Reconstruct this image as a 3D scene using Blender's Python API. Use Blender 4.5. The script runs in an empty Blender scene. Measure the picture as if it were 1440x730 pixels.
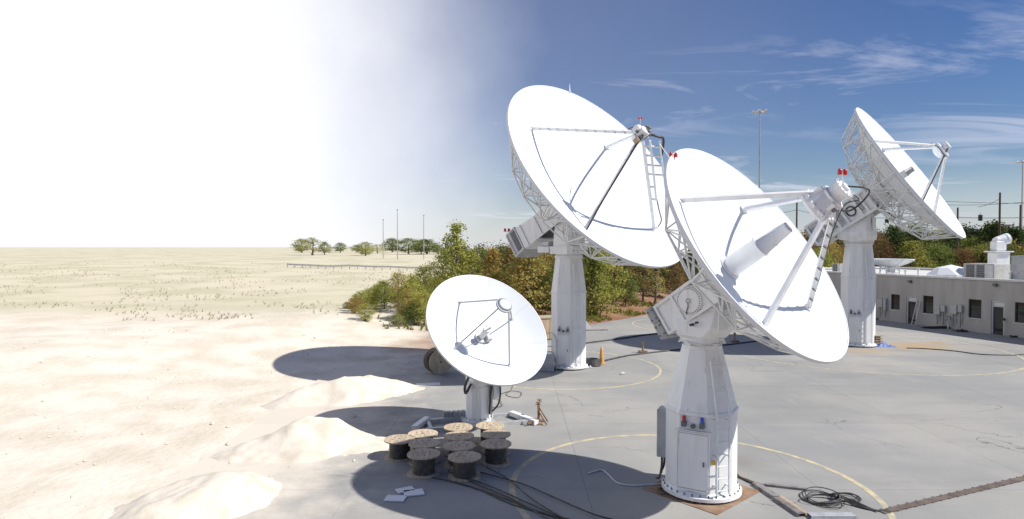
import bpy, math, random
import numpy as np
from mathutils import Vector, Matrix
R = math.radians
rnd = random.Random(7)
scene = bpy.context.scene
COL = scene.collection

# ------------------------------------------------------------------ camera
FPX, HCAM, YH = 880.0, 6.3, 347.0            # focal length and horizon row in photo pixels, eye height in metres
TH = math.atan((365 - YH) / FPX)
cam = bpy.data.cameras.new('camera'); camo = bpy.data.objects.new('camera', cam); COL.objects.link(camo)
cam.sensor_width = 36; cam.lens = FPX / 1440 * 36; cam.clip_end = 8000; cam.clip_start = .1
camo.location = (0, 0, HCAM); camo.rotation_euler = (R(90) - TH, 0, 0)
scene.camera = camo

# ------------------------------------------------------------------ light
SAZ, SEL = R(75), R(45)
SUN = Vector((math.cos(SEL) * math.sin(SAZ), -math.cos(SEL) * math.cos(SAZ), math.sin(SEL)))
sl = bpy.data.lights.new('sun', 'SUN'); sl.energy = 4.2; sl.angle = R(.53); sl.color = (1, .955, .88)
so = bpy.data.objects.new('sun', sl); COL.objects.link(so); so.rotation_euler = SUN.to_track_quat('Z', 'Y').to_euler()
so.location = SUN * 100
scene.view_settings.view_transform = 'Standard'; scene.view_settings.look = 'None'
scene.view_settings.gamma = 1; scene.view_settings.use_curve_mapping = False
scene.view_settings.exposure = .5

world = bpy.data.worlds.new('World'); scene.world = world; world.use_nodes = True
wn = world.node_tree; wn.nodes.clear()
def N(nt, t, **k):
    n = nt.nodes.new(t)
    for a, b in k.items():
        if a.startswith('i_'): n.inputs[a[2:].replace('_', ' ')].default_value = b
        else: setattr(n, a, b)
    return n
def math_n(nt, op, a, b=None, c=None, clamp=False):
    n = nt.nodes.new('ShaderNodeMath'); n.operation = op; n.use_clamp = clamp
    for i, v in enumerate((a, b, c)):
        if v is None: continue
        if isinstance(v, (int, float)): n.inputs[i].default_value = v
        else: nt.links.new(v, n.inputs[i])
    return n.outputs[0]
def smooth(nt, v, a, b):
    n = nt.nodes.new('ShaderNodeMapRange'); n.interpolation_type = 'SMOOTHSTEP'
    nt.links.new(v, n.inputs[0]); n.inputs[1].default_value = a; n.inputs[2].default_value = b
    return n.outputs[0]
sky = N(wn, 'ShaderNodeTexSky', sky_type='NISHITA', sun_disc=False)
sky.sun_elevation = SEL; sky.sun_rotation = math.atan2(SUN.x, SUN.y)
sky.air_density = 1.0; sky.dust_density = .6; sky.ozone_density = 2.5; sky.altitude = 300
bg = N(wn, 'ShaderNodeBackground'); bg.inputs[1].default_value = .059
tc = N(wn, 'ShaderNodeTexCoord')
sep = N(wn, 'ShaderNodeSeparateXYZ'); wn.links.new(tc.outputs['Generated'], sep.inputs[0])
# deeper, slightly violet blue as through a polarising filter
hs = N(wn, 'ShaderNodeHueSaturation'); hs.inputs['Saturation'].default_value = 1.30; hs.inputs['Hue'].default_value = .515
wn.links.new(sky.outputs[0], hs.inputs['Color'])
zc = math_n(wn, 'MAXIMUM', sep.outputs[2], .0)
zz = math_n(wn, 'ADD', zc, .10)
cu = math_n(wn, 'DIVIDE', sep.outputs[0], zz); cv = math_n(wn, 'DIVIDE', sep.outputs[1], zz)
comb = N(wn, 'ShaderNodeCombineXYZ'); wn.links.new(cu, comb.inputs[0]); wn.links.new(cv, comb.inputs[1])
mp = N(wn, 'ShaderNodeMapping'); wn.links.new(comb.outputs[0], mp.inputs[0])
mp.inputs['Rotation'].default_value = (0, 0, R(-20)); mp.inputs['Scale'].default_value = (.6, 1.5, 1); mp.inputs['Location'].default_value = (3.1, 1.4, 0)
n1 = N(wn, 'ShaderNodeTexNoise', noise_dimensions='2D'); n1.inputs['Scale'].default_value = 1.15; n1.inputs['Detail'].default_value = 9
n1.inputs['Roughness'].default_value = .62; n1.inputs['Distortion'].default_value = .7
wn.links.new(mp.outputs[0], n1.inputs['Vector'])
n2 = N(wn, 'ShaderNodeTexNoise', noise_dimensions='2D'); n2.inputs['Scale'].default_value = .38; n2.inputs['Detail'].default_value = 3
wn.links.new(mp.outputs[0], n2.inputs['Vector'])
c1 = smooth(wn, n1.outputs[0], .43, .70)
c2 = smooth(wn, n2.outputs[0], .26, .56)
ci = math_n(wn, 'MULTIPLY', c1, c2)
low = smooth(wn, sep.outputs[2], .345, .20)           # streaks thin out towards the zenith
ci = math_n(wn, 'MULTIPLY', ci, low)
ci = math_n(wn, 'MULTIPLY', ci, .64)
# made-up white cloud sheet added to brighten the left sky, on out of frame
vec = N(wn, 'ShaderNodeVectorMath', operation='DOT_PRODUCT'); vec.inputs[1].default_value = (-.87, .49, -.12)
wn.links.new(tc.outputs['Generated'], vec.inputs[0])
n3 = N(wn, 'ShaderNodeTexNoise'); n3.inputs['Scale'].default_value = 2.2; n3.inputs['Detail'].default_value = 6; n3.inputs['Roughness'].default_value = .55
wn.links.new(tc.outputs['Generated'], n3.inputs['Vector'])
vo = math_n(wn, 'MULTIPLY_ADD', n3.outputs[0], .26, -.13)
vd = math_n(wn, 'ADD', vec.outputs['Value'], vo)
veil = smooth(wn, vd, .23, .80)
thin = math_n(wn, 'MULTIPLY', smooth(wn, vd, -.25, .45), .16)
veil = math_n(wn, 'MAXIMUM', veil, thin)
hz = smooth(wn, sep.outputs[2], .13, -.01); hz = math_n(wn, 'MULTIPLY', hz, .6)
m1 = math_n(wn, 'MAXIMUM', ci, hz)
tot = math_n(wn, 'MAXIMUM', m1, veil, clamp=True)
wn.links.new(hs.outputs[0], bg.inputs[0])
cb = N(wn, 'ShaderNodeBackground'); cb.inputs[1].default_value = 1.0
cm = N(wn, 'ShaderNodeMix', data_type='RGBA'); cm.inputs['A'].default_value = (.50, .52, .62, 1); cm.inputs['B'].default_value = (.80, .80, .825, 1)
wn.links.new(veil, cm.inputs['Factor']); wn.links.new(cm.outputs['Result'], cb.inputs[0])
mx = N(wn, 'ShaderNodeMixShader'); wn.links.new(tot, mx.inputs[0]); wn.links.new(bg.outputs[0], mx.inputs[1]); wn.links.new(cb.outputs[0], mx.inputs[2])
wo = N(wn, 'ShaderNodeOutputWorld'); wn.links.new(mx.outputs[0], wo.inputs[0])

# ------------------------------------------------------------------ pixel helpers (a pixel is a direction; the depth comes from what the thing touches)
def ray(px, py):
    u = (px - 720) / FPX; v = -(py - 365) / FPX
    return Vector((u, math.cos(TH) + v * math.sin(TH), -math.sin(TH) + v * math.cos(TH)))
def G(px, py, z=0.0):
    r = ray(px, py); t = (z - HCAM) / r.z
    return Vector((r.x * t, r.y * t, z))
def atd(px, py, d):
    r = ray(px, py); r = r / r.y * d
    return Vector((r.x, r.y, HCAM + r.z))

# ------------------------------------------------------------------ materials
def nmat(name, rough=.5, metal=0.0, spec=.5):
    m = bpy.data.materials.new(name); m.use_nodes = True
    b = m.node_tree.nodes['Principled BSDF']
    b.inputs['Roughness'].default_value = rough; b.inputs['Metallic'].default_value = metal
    b.inputs['Specular IOR Level'].default_value = spec
    return m, m.node_tree, b
def pm(name, c, c2=None, rough=.5, metal=0.0, scale=2.0, detail=5, lo=.35, hi=.7, bump=0.0, bscale=None, spec=.5, world_space=True, stretch=None, rnd_tone=0.0):
    m, nt, b = nmat(name, rough, metal, spec)
    if c2 is None: c2 = tuple(x * .86 for x in c)
    if world_space: src = N(nt, 'ShaderNodeNewGeometry').outputs['Position']
    else: src = N(nt, 'ShaderNodeTexCoord').outputs['Object']
    if stretch:
        mp = N(nt, 'ShaderNodeMapping'); mp.inputs['Scale'].default_value = stretch; nt.links.new(src, mp.inputs[0]); src = mp.outputs[0]
    no = N(nt, 'ShaderNodeTexNoise'); no.inputs['Scale'].default_value = scale; no.inputs['Detail'].default_value = detail
    nt.links.new(src, no.inputs['Vector'])
    f = smooth(nt, no.outputs[0], lo, hi)
    mix = N(nt, 'ShaderNodeMix', data_type='RGBA'); mix.inputs['A'].default_value = (*c, 1); mix.inputs['B'].default_value = (*c2, 1)
    nt.links.new(f, mix.inputs['Factor'])
    out = mix.outputs['Result']
    if rnd_tone:
        oi = N(nt, 'ShaderNodeObjectInfo'); v = math_n(nt, 'MULTIPLY_ADD', oi.outputs['Random'], rnd_tone, 1 - rnd_tone / 2)
        h = N(nt, 'ShaderNodeHueSaturation'); nt.links.new(v, h.inputs['Value']); nt.links.new(out, h.inputs['Color']); out = h.outputs[0]
    nt.links.new(out, b.inputs['Base Color'])
    if bump:
        nb = N(nt, 'ShaderNodeTexNoise'); nb.inputs['Scale'].default_value = bscale or scale * 6; nb.inputs['Detail'].default_value = 4
        nt.links.new(src, nb.inputs['Vector'])
        bp = N(nt, 'ShaderNodeBump'); bp.inputs['Strength'].default_value = bump; bp.inputs['Distance'].default_value = .02
        nt.links.new(nb.outputs[0], bp.inputs['Height']); nt.links.new(bp.outputs[0], b.inputs['Normal'])
    return m
M = {}
def weathered_white():
    m, nt, b = nmat('white_paint', .45)
    g = N(nt, 'ShaderNodeNewGeometry'); src = g.outputs['Position']
    def noise(s_, st, d=8):
        mp = N(nt, 'ShaderNodeMapping'); mp.inputs['Scale'].default_value = st; nt.links.new(src, mp.inputs[0])
        n = N(nt, 'ShaderNodeTexNoise'); n.inputs['Scale'].default_value = s_; n.inputs['Detail'].default_value = d; nt.links.new(mp.outputs[0], n.inputs['Vector']); return n.outputs[0]
    def mixc(f, a, c):
        n = N(nt, 'ShaderNodeMix', data_type='RGBA'); nt.links.new(f, n.inputs['Factor'])
        if isinstance(a, tuple): n.inputs['A'].default_value = (*a, 1)
        else: nt.links.new(a, n.inputs['A'])
        n.inputs['B'].default_value = (*c, 1); return n.outputs['Result']
    c = mixc(smooth(nt, noise(2.2, (1.6, 1.6, .22)), .42, .8), (.79, .80, .81), (.69, .695, .69))
    c = mixc(math_n(nt, 'MULTIPLY', smooth(nt, noise(5.5, (1.8, 1.8, .10)), .60, .74), .30), c, (.42, .40, .36))
    c = mixc(math_n(nt, 'MULTIPLY', smooth(nt, noise(3.6, (2.2, 2.2, .12), 10), .675, .735), .55), c, (.36, .20, .10))
    nt.links.new(c, b.inputs['Base Color'])
    bp = N(nt, 'ShaderNodeBump'); bp.inputs['Strength'].default_value = .05; bp.inputs['Distance'].default_value = .02
    nt.links.new(noise(7, (1, 1, 1), 3), bp.inputs['Height']); nt.links.new(bp.outputs[0], b.inputs['Normal'])
    rg = math_n(nt, 'MULTIPLY_ADD', noise(4, (1, 1, .4), 5), .35, .28); nt.links.new(rg, b.inputs['Roughness'])
    return m
M['white'] = weathered_white()
M['refl'] = pm('reflector_paint', (.70, .735, .77), (.665, .70, .74), rough=.55, scale=.5, spec=.3, rnd_tone=.035)
M['strut'] = pm('strut_paint', (.78, .79, .80), (.68, .69, .70), rough=.4, scale=4)
M['galv'] = pm('galvanised_steel', (.55, .56, .57), (.42, .43, .45), rough=.45, metal=.35, scale=5)
M['cwgrey'] = pm('counterweight_grey', (.36, .37, .38), (.27, .28, .29), rough=.55, scale=3, bump=.05)
M['greysteel'] = pm('grey_cabinet', (.42, .43, .44), (.33, .34, .35), rough=.5, scale=3)
M['vent'] = pm('vent_mesh', (.16, .165, .17), (.10, .10, .11), rough=.6, scale=30)
M['dark'] = pm('dark_rubber', (.035, .035, .037), (.06, .058, .055), rough=.6, scale=8)
M['cable'] = pm('cable_jacket', (.03, .03, .032), (.075, .07, .065), rough=.5, scale=6)
M['whitehose'] = pm('white_hose', (.62, .63, .66), (.5, .5, .53), rough=.45, scale=3)
M['rust'] = pm('rusty_plate', (.20, .115, .065), (.30, .21, .15), rough=.85, scale=2.4, bump=.15, bscale=30)
M['trench'] = pm('trench_cover', (.105, .075, .06), (.16, .125, .105), rough=.8, scale=3, bump=.2, bscale=25)
M['tray'] = pm('cable_tray', (.27, .26, .26), (.16, .13, .12), rough=.6, metal=.2, scale=4, bump=.1)
M['wood'] = pm('pale_wood', (.50, .36, .22), (.36, .25, .15), rough=.8, scale=3, stretch=(1, 6, 6), bump=.1)
M['reelwood'] = pm('reel_wood', (.52, .42, .30), (.36, .29, .21), rough=.85, scale=1.6, stretch=(9, 1, 1), bump=.12, bscale=14, rnd_tone=.3)
M['reelcable'] = pm('reel_cable', (.05, .045, .04), (.10, .085, .07), rough=.6, scale=8)
M['yellow'] = pm('yellow_line_paint', (.56, .475, .29), (.38, .35, .27), rough=.75, scale=2.6, detail=10, lo=.38, hi=.62)
M['orange'] = pm('orange_plastic', (.62, .33, .10), (.50, .26, .08), rough=.55, scale=4)
M['red'] = pm('red_lens', (.55, .04, .04), (.42, .03, .03), rough=.3, scale=10)
M['blue'] = pm('blue_lens', (.04, .10, .55), (.03, .07, .4), rough=.3, scale=10)
M['bluetarp'] = pm('blue_tarp', (.06, .13, .42), (.04, .09, .3), rough=.5, scale=6, bump=.3)
M['yel2'] = pm('yellow_latch', (.75, .48, .03), rough=.4)
M['wall'] = pm('wall_paint', (.43, .41, .38), (.355, .335, .31), rough=.85, scale=1.6, detail=9, lo=.36, hi=.74, stretch=(1, 1, .16), bump=.12, bscale=16)
M['coping'] = pm('coping_metal', (.66, .66, .65), (.56, .56, .55), rough=.5, scale=2)
M['roof'] = pm('roof_membrane', (.62, .62, .60), (.5, .5, .48), rough=.8, scale=.7)
M['frame'] = pm('door_frame', (.66, .66, .65), (.58, .58, .57), rough=.4, scale=3)
M['dframe'] = pm('dark_frame', (.05, .05, .055), rough=.4)
M['box'] = pm('utility_box', (.46, .46, .45), (.38, .38, .37), rough=.5, scale=4)
M['pole_metal'] = pm('pole_metal', (.38, .39, .41), (.30, .31, .33), rough=.5, metal=.3, scale=1)
M['pole_wood'] = pm('pole_wood', (.10, .075, .055), (.07, .052, .04), rough=.9, scale=2)
M['bark'] = pm('bark', (.16, .12, .09), (.09, .07, .055), rough=.95, scale=5, world_space=False)
M['sand'] = pm('pale_sand', (.70, .64, .55), (.57, .51, .42), rough=.95, scale=1.6, detail=9, bump=.8, bscale=5)
M['paper'] = pm('white_board', (.74, .75, .76), (.66, .67, .68), rough=.6, scale=3)
M['tan'] = pm('tan_crate', (.48, .36, .24), (.38, .29, .20), rough=.8, scale=3)
m, nt, b = nmat('window_glass', .06, 0, .6); b.inputs['Base Color'].default_value = (.018, .021, .024, 1); M['glass'] = m
m, nt, b = nmat('radome_fabric', .5); b.inputs['Base Color'].default_value = (.78, .80, .82, 1); M['radome'] = m

def concrete():
    m, nt, b = nmat('yard_concrete', .86, 0, .3)
    pos = N(nt, 'ShaderNodeNewGeometry').outputs['Position']
    def noise(s, d=6, r=.6, st=None):
        src = pos
        if st:
            mp = N(nt, 'ShaderNodeMapping'); mp.inputs['Scale'].default_value = st[:3]
            mp.inputs['Rotation'].default_value = (0, 0, R(st[3])); nt.links.new(pos, mp.inputs[0]); src = mp.outputs[0]
        n = N(nt, 'ShaderNodeTexNoise'); n.inputs['Scale'].default_value = s; n.inputs['Detail'].default_value = d; n.inputs['Roughness'].default_value = r
        nt.links.new(src, n.inputs['Vector']); return n.outputs[0]
    def mixc(f, a, bcol):
        n = N(nt, 'ShaderNodeMix', data_type='RGBA'); nt.links.new(f, n.inputs['Factor'])
        if isinstance(a, tuple): n.inputs['A'].default_value = (*a, 1)
        else: nt.links.new(a, n.inputs['A'])
        n.inputs['B'].default_value = (*bcol, 1); return n.outputs['Result']
    c = mixc(smooth(nt, noise(.16, 7), .36, .64), (.345, .335, .312), (0.264, 0.268, 0.264))
    sw = math_n(nt, 'MULTIPLY', smooth(nt, noise(.5, 8, .65, (.35, 1.6, 1, 12)), .50, .74), .55)     # broom and tyre streaks
    c = mixc(sw, c, (0.228, 0.228, 0.224))
    lt = math_n(nt, 'MULTIPLY', smooth(nt, noise(.9, 8, .65, (1.3, .5, 1, -20)), .56, .76), .45)
    c = mixc(lt, c, (0.376, 0.368, 0.352))
    dk = math_n(nt, 'MULTIPLY', smooth(nt, noise(1.7, 9, .7), .62, .74), .6)                          # small oily blotches
    c = mixc(dk, c, (0.152, 0.148, 0.144))
    fn = math_n(nt, 'MULTIPLY', smooth(nt, noise(22, 4), .35, .7), .22)
    c = mixc(fn, c, (0.200, 0.200, 0.196))
    def spot(x, y, r0, r1, col, amt, sx=1.0):                                                        # rust and oil marks left on the concrete
        nonlocal c
        mp = N(nt, 'ShaderNodeMapping'); mp.inputs['Location'].default_value = (-x, -y * sx, 0); mp.inputs['Scale'].default_value = (1, sx, 0)
        nt.links.new(pos, mp.inputs[0])
        ln = N(nt, 'ShaderNodeVectorMath', operation='LENGTH'); nt.links.new(mp.outputs[0], ln.inputs[0])
        d = math_n(nt, 'ADD', ln.outputs['Value'], math_n(nt, 'MULTIPLY_ADD', noise(1.3, 6), 2.2 * r1 * .5, -1.1 * r1 * .5))
        f = math_n(nt, 'MULTIPLY', smooth(nt, d, r1, r0), amt)
        c = mixc(f, c, col)
    spot(25.5, 39.6, .3, 3.6, (.40, .27, .13), .75, 1.6)
    spot(21.5, 37.6, .2, 2.2, (.42, .30, .17), .6, 1.5)
    spot(6.5, 18.2, .2, 1.5, (.21, .20, .19), .75, 1.3)
    spot(27.8, 41.0, .1, 1.2, (.36, .20, .08), .7, 2.0)
    spot(11.5, 21.5, .2, 2.2, (.27, .265, .27), .5, 1.8)
    wv = N(nt, 'ShaderNodeVectorMath', operation='ADD'); nw = N(nt, 'ShaderNodeTexNoise'); nw.inputs['Scale'].default_value = .35; nw.inputs['Detail'].default_value = 6
    nt.links.new(pos, nw.inputs['Vector']); sc_ = N(nt, 'ShaderNodeVectorMath', operation='SCALE'); sc_.inputs['Scale'].default_value = 3.2; nt.links.new(nw.outputs['Color'], sc_.inputs[0])
    nt.links.new(pos, wv.inputs[0]); nt.links.new(sc_.outputs[0], wv.inputs[1])
    vr = N(nt, 'ShaderNodeTexVoronoi', feature='DISTANCE_TO_EDGE'); vr.inputs['Scale'].default_value = .16; nt.links.new(wv.outputs[0], vr.inputs['Vector'])
    ck = math_n(nt, 'MULTIPLY', smooth(nt, vr.outputs['Distance'], .0035, .0012), smooth(nt, noise(.22, 3), .50, .60))      # hairline cracks, only here and there
    c = mixc(math_n(nt, 'MULTIPLY', ck, .7), c, (.12, .115, .11))
    sx_ = N(nt, 'ShaderNodeSeparateXYZ'); nt.links.new(pos, sx_.inputs[0])
    edge = math_n(nt, 'MULTIPLY_ADD', noise(.8, 9), 7.0, sx_.outputs[0])                                                    # sand blown over the slab's open side
    c = mixc(math_n(nt, 'MULTIPLY', smooth(nt, edge, .8, -4.2), .9), c, (.66, .60, .51))
    oi = N(nt, 'ShaderNodeObjectInfo'); v = math_n(nt, 'MULTIPLY_ADD', oi.outputs['Random'], .09, .955)
    h = N(nt, 'ShaderNodeHueSaturation'); nt.links.new(v, h.inputs['Value']); nt.links.new(c, h.inputs['Color'])
    nt.links.new(h.outputs[0], b.inputs['Base Color'])
    bp = N(nt, 'ShaderNodeBump'); bp.inputs['Strength'].default_value = .25; bp.inputs['Distance'].default_value = .01
    nt.links.new(noise(30, 5), bp.inputs['Height']); nt.links.new(bp.outputs[0], b.inputs['Normal'])
    return m
M['concrete'] = concrete()

def groundmat():
    m, nt, b = nmat('field_soil', .95, 0, .2)
    pos = N(nt, 'ShaderNodeNewGeometry').outputs['Position']
    sp = N(nt, 'ShaderNodeSeparateXYZ'); nt.links.new(pos, sp.inputs[0])
    def noise(s, d=7):
        n = N(nt, 'ShaderNodeTexNoise'); n.inputs['Scale'].default_value = s; n.inputs['Detail'].default_value = d
        nt.links.new(pos, n.inputs['Vector']); return n.outputs[0]
    def mixc(f, a, bcol):
        n = N(nt, 'ShaderNodeMix', data_type='RGBA'); nt.links.new(f, n.inputs['Factor'])
        for k, v in (('A', a), ('B', bcol)):
            if isinstance(v, tuple): n.inputs[k].default_value = (*v, 1)
            else: nt.links.new(v, n.inputs[k])
        return n.outputs['Result']
    red = mixc(smooth(nt, noise(.6, 9), .35, .68), (.24, .13, .08), (.33, .20, .125))
    red = mixc(math_n(nt, 'MULTIPLY', smooth(nt, noise(2.5, 8), .58, .72), .7), red, (.12, .13, .05))
    grass = mixc(smooth(nt, noise(.12, 8), .38, .64), (.58, .53, .40), (.47, .44, .31))
    sand = mixc(smooth(nt, noise(.5, 9), .35, .68), (.70, .64, .55), (.58, .52, .43))
    # sand around the left of the yard, red leaf litter on the bank behind it, dry grass farther out
    far = math_n(nt, 'MULTIPLY_ADD', noise(.1), 14.0, sp.outputs[1])
    gx = math_n(nt, 'MULTIPLY_ADD', noise(.25), 8.0, sp.outputs[0])
    c = mixc(smooth(nt, gx, -5, 2), sand, red)
    c = mixc(smooth(nt, far, 74, 104), c, grass)
    lf = math_n(nt, 'MULTIPLY', smooth(nt, far, 46, 64), smooth(nt, gx, 1, -12))
    c = mixc(lf, c, grass)
    nt.links.new(c, b.inputs['Base Color'])
    bp = N(nt, 'ShaderNodeBump'); bp.inputs['Strength'].default_value = .7; bp.inputs['Distance'].default_value = .08
    nt.links.new(noise(3.5, 8), bp.inputs['Height']); nt.links.new(bp.outputs[0], b.inputs['Normal'])
    return m
M['ground'] = groundmat()

def leafmat(name, c1, c2, c3, trans=.35):
    m = bpy.data.materials.new(name); m.use_nodes = True; nt = m.node_tree; nt.nodes.clear()
    g = N(nt, 'ShaderNodeNewGeometry'); tcn = N(nt, 'ShaderNodeTexCoord'); oi = N(nt, 'ShaderNodeObjectInfo')
    no = N(nt, 'ShaderNodeTexNoise'); no.inputs['Scale'].default_value = .55; no.inputs['Detail'].default_value = 3
    ad = N(nt, 'ShaderNodeVectorMath', operation='ADD'); nt.links.new(tcn.outputs['Object'], ad.inputs[0])
    mm = math_n(nt, 'MULTIPLY', oi.outputs['Random'], 60.0); nt.links.new(mm, ad.inputs[1]); nt.links.new(ad.outputs[0], no.inputs['Vector'])
    a = N(nt, 'ShaderNodeMix', data_type='RGBA'); a.inputs['A'].default_value = (*c1, 1); a.inputs['B'].default_value = (*c2, 1)
    nt.links.new(smooth(nt, no.outputs[0], .36, .64), a.inputs['Factor'])
    bmx = N(nt, 'ShaderNodeMix', data_type='RGBA'); nt.links.new(a.outputs['Result'], bmx.inputs['A']); bmx.inputs['B'].default_value = (*c3, 1)
    nt.links.new(math_n(nt, 'MULTIPLY', smooth(nt, g.outputs['Random Per Island'], .45, 1.0), .75), bmx.inputs['Factor'])
    h = N(nt, 'ShaderNodeHueSaturation'); nt.links.new(bmx.outputs['Result'], h.inputs['Color'])
    nt.links.new(math_n(nt, 'MULTIPLY_ADD', oi.outputs['Random'], .5, .75), h.inputs['Value'])
    d = N(nt, 'ShaderNodeBsdfDiffuse'); t = N(nt, 'ShaderNodeBsdfTranslucent'); nt.links.new(h.outputs[0], d.inputs[0]); nt.links.new(h.outputs[0], t.inputs[0])
    mx = N(nt, 'ShaderNodeMixShader'); mx.inputs[0].default_value = trans; nt.links.new(d.outputs[0], mx.inputs[1]); nt.links.new(t.outputs[0], mx.inputs[2])
    o = N(nt, 'ShaderNodeOutputMaterial'); nt.links.new(mx.outputs[0], o.inputs[0])
    return m
M['leaf_orange'] = leafmat('leaf_autumn', (.42, .31, .10), (.33, .32, .10), (.44, .24, .08))
M['leaf_green'] = leafmat('leaf_green', (.12, .175, .045), (.17, .21, .06), (.22, .23, .07))
M['leaf_dark'] = leafmat('leaf_evergreen', (.042, .07, .03), (.065, .095, .036), (.095, .115, .04), .2)
M['leaf_lime'] = leafmat('leaf_yellowgreen', (.29, .31, .08), (.37, .34, .09), (.21, .26, .06))
M['leaf_rust'] = leafmat('leaf_rust', (.23, .15, .075), (.18, .15, .065), (.25, .12, .06))

# ------------------------------------------------------------------ mesh builder
def frame(p0, p1, up=None):
    z = (p1 - p0).normalized()
    up = Vector(up) if up is not None else (Vector((0, 0, 1)) if abs(z.z) < .95 else Vector((1, 0, 0)))
    x = up.cross(z).normalized(); y = z.cross(x)
    return x, y, z
class MB:
    def __init__(s): s.v = []; s.f = []; s.s = []
    def add(s, vs, fs, smooth=False, mat=None):
        o = len(s.v)
        s.v += [tuple(mat @ Vector(p)) if mat else tuple(p) for p in vs]
        s.f += [tuple(i + o for i in f) for f in fs]; s.s += [smooth] * len(fs); return s
    def box(s, c, d, mat=None, bev=0.0):
        x, y, z = (k / 2 for k in d); cx, cy, cz = c
        if bev:
            bx, by = x - bev, y - bev; bz = z - bev
            rings = []
            for (zz, ex, ey) in ((-z, bx, by), (-bz, x, y), (bz, x, y), (z, bx, by)):
                rings.append([(cx + a * ex, cy + b_ * ey, cz + zz) for a, b_ in ((-1, -1), (1, -1), (1, 1), (-1, 1))])
            vs = sum(rings, []); fs = [(3, 2, 1, 0), (12, 13, 14, 15)]
            for k in range(3):
                for i in range(4): j = (i + 1) % 4; fs.append((k * 4 + i, k * 4 + j, k * 4 + 4 + j, k * 4 + 4 + i))
            return s.add(vs, fs, False, mat)
        vs = [(cx + a * x, cy + b_ * y, cz + e * z) for e in (-1, 1) for a, b_ in ((-1, -1), (1, -1), (1, 1), (-1, 1))]
        return s.add(vs, [(3, 2, 1, 0), (4, 5, 6, 7), (0, 1, 5, 4), (1, 2, 6, 5), (2, 3, 7, 6), (3, 0, 4, 7)], False, mat)
    def beam(s, p0, p1, w, h, up=None, mat=None, w1=None, h1=None):
        p0, p1 = Vector(p0), Vector(p1); x, y, z = frame(p0, p1, up); w1 = w1 or w; h1 = h1 or h
        vs = [p0 + x * (a * w / 2) + y * (b_ * h / 2) for a, b_ in ((-1, -1), (1, -1), (1, 1), (-1, 1))] + \
             [p1 + x * (a * w1 / 2) + y * (b_ * h1 / 2) for a, b_ in ((-1, -1), (1, -1), (1, 1), (-1, 1))]
        return s.add(vs, [(3, 2, 1, 0), (4, 5, 6, 7), (0, 1, 5, 4), (1, 2, 6, 5), (2, 3, 7, 6), (3, 0, 4, 7)], False, mat)
    def tube(s, p0, p1, r, n=8, r1=None, mat=None, caps=True):
        p0, p1 = Vector(p0), Vector(p1); x, y, z = frame(p0, p1); r1 = r if r1 is None else r1
        A = [(math.cos(2 * math.pi * i / n), math.sin(2 * math.pi * i / n)) for i in range(n)]
        vs = [p0 + (x * a + y * b_) * r for a, b_ in A] + [p1 + (x * a + y * b_) * r1 for a, b_ in A]
        s.add(vs, [(i, (i + 1) % n, n + (i + 1) % n, n + i) for i in range(n)], True, mat)
        if caps:
            s.add([vs[i] for i in range(n)], [tuple(range(n - 1, -1, -1))], False, mat)
            s.add([vs[n + i] for i in range(n)], [tuple(range(n))], False, mat)
        return s
    def path(s, pts, r, n=6, mat=None, closed=False):
        pts = [Vector(p) for p in pts]; m = len(pts); rings = []
        px = None
        for i, p in enumerate(pts):
            a = pts[(i - 1) % m] if (closed or i > 0) else p; b_ = pts[(i + 1) % m] if (closed or i < m - 1) else p
            t = (b_ - a).normalized()
            if px is None: x = (Vector((0, 0, 1)) if abs(t.z) < .9 else Vector((1, 0, 0))).cross(t).normalized()
            else: x = (px - t * px.dot(t)).normalized()
            px = x; y = t.cross(x)
            rings.append([p + (x * math.cos(2 * math.pi * k / n) + y * math.sin(2 * math.pi * k / n)) * r for k in range(n)])
        vs = sum(rings, []); fs = []
        for i in range(m if closed else m - 1):
            j = (i + 1) % m
            for k in range(n): l = (k + 1) % n; fs.append((i * n + k, i * n + l, j * n + l, j * n + k))
        return s.add(vs, fs, True, mat)
    def lathe(s, prof, n=24, mat=None, smooth=True, rot=0.0):
        vs = []; fs = []
        for r, z in prof: vs += [(r * math.cos(rot + 2 * math.pi * i / n), r * math.sin(rot + 2 * math.pi * i / n), z) for i in range(n)]
        for k in range(len(prof) - 1):
            for i in range(n): j = (i + 1) % n; fs.append((k * n + i, k * n + j, k * n + n + j, k * n + n + i))
        return s.add(vs, fs, smooth, mat)
    def cyl(s, r, z0, z1, n=24, mat=None, r1=None):      # flat-capped, sharp-edged
        r1 = r if r1 is None else r1
        s.lathe([(r, z0), (r1, z1)], n, mat)
        A = [(math.cos(2 * math.pi * i / n), math.sin(2 * math.pi * i / n)) for i in range(n)]
        s.add([(a * r, b_ * r, z0) for a, b_ in A], [tuple(range(n - 1, -1, -1))], False, mat)
        return s.add([(a * r1, b_ * r1, z1) for a, b_ in A], [tuple(range(n))], False, mat)
    def prism(s, poly, z0, z1, mat=None):                 # ccw polygon in xy
        n = len(poly)
        s.add([(x, y, z0) for x, y in poly], [tuple(range(n - 1, -1, -1))], False, mat)
        s.add([(x, y, z1) for x, y in poly], [tuple(range(n))], False, mat)
        vs = [(x, y, z0) for x, y in poly] + [(x, y, z1) for x, y in poly]
        return s.add(vs, [(i, (i + 1) % n, n + (i + 1) % n, n + i) for i in range(n)], False, mat)
    def mesh(s, name, mat):
        me = bpy.data.meshes.new(name); me.from_pydata(s.v, [], s.f); me.polygons.foreach_set('use_smooth', s.s)
        if mat: me.materials.append(M[mat] if isinstance(mat, str) else mat)
        me.update(); return me
    def build(s, name, mat, parent=None, mw=None):
        return link(name, s.mesh(name, mat), parent, mw)
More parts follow.
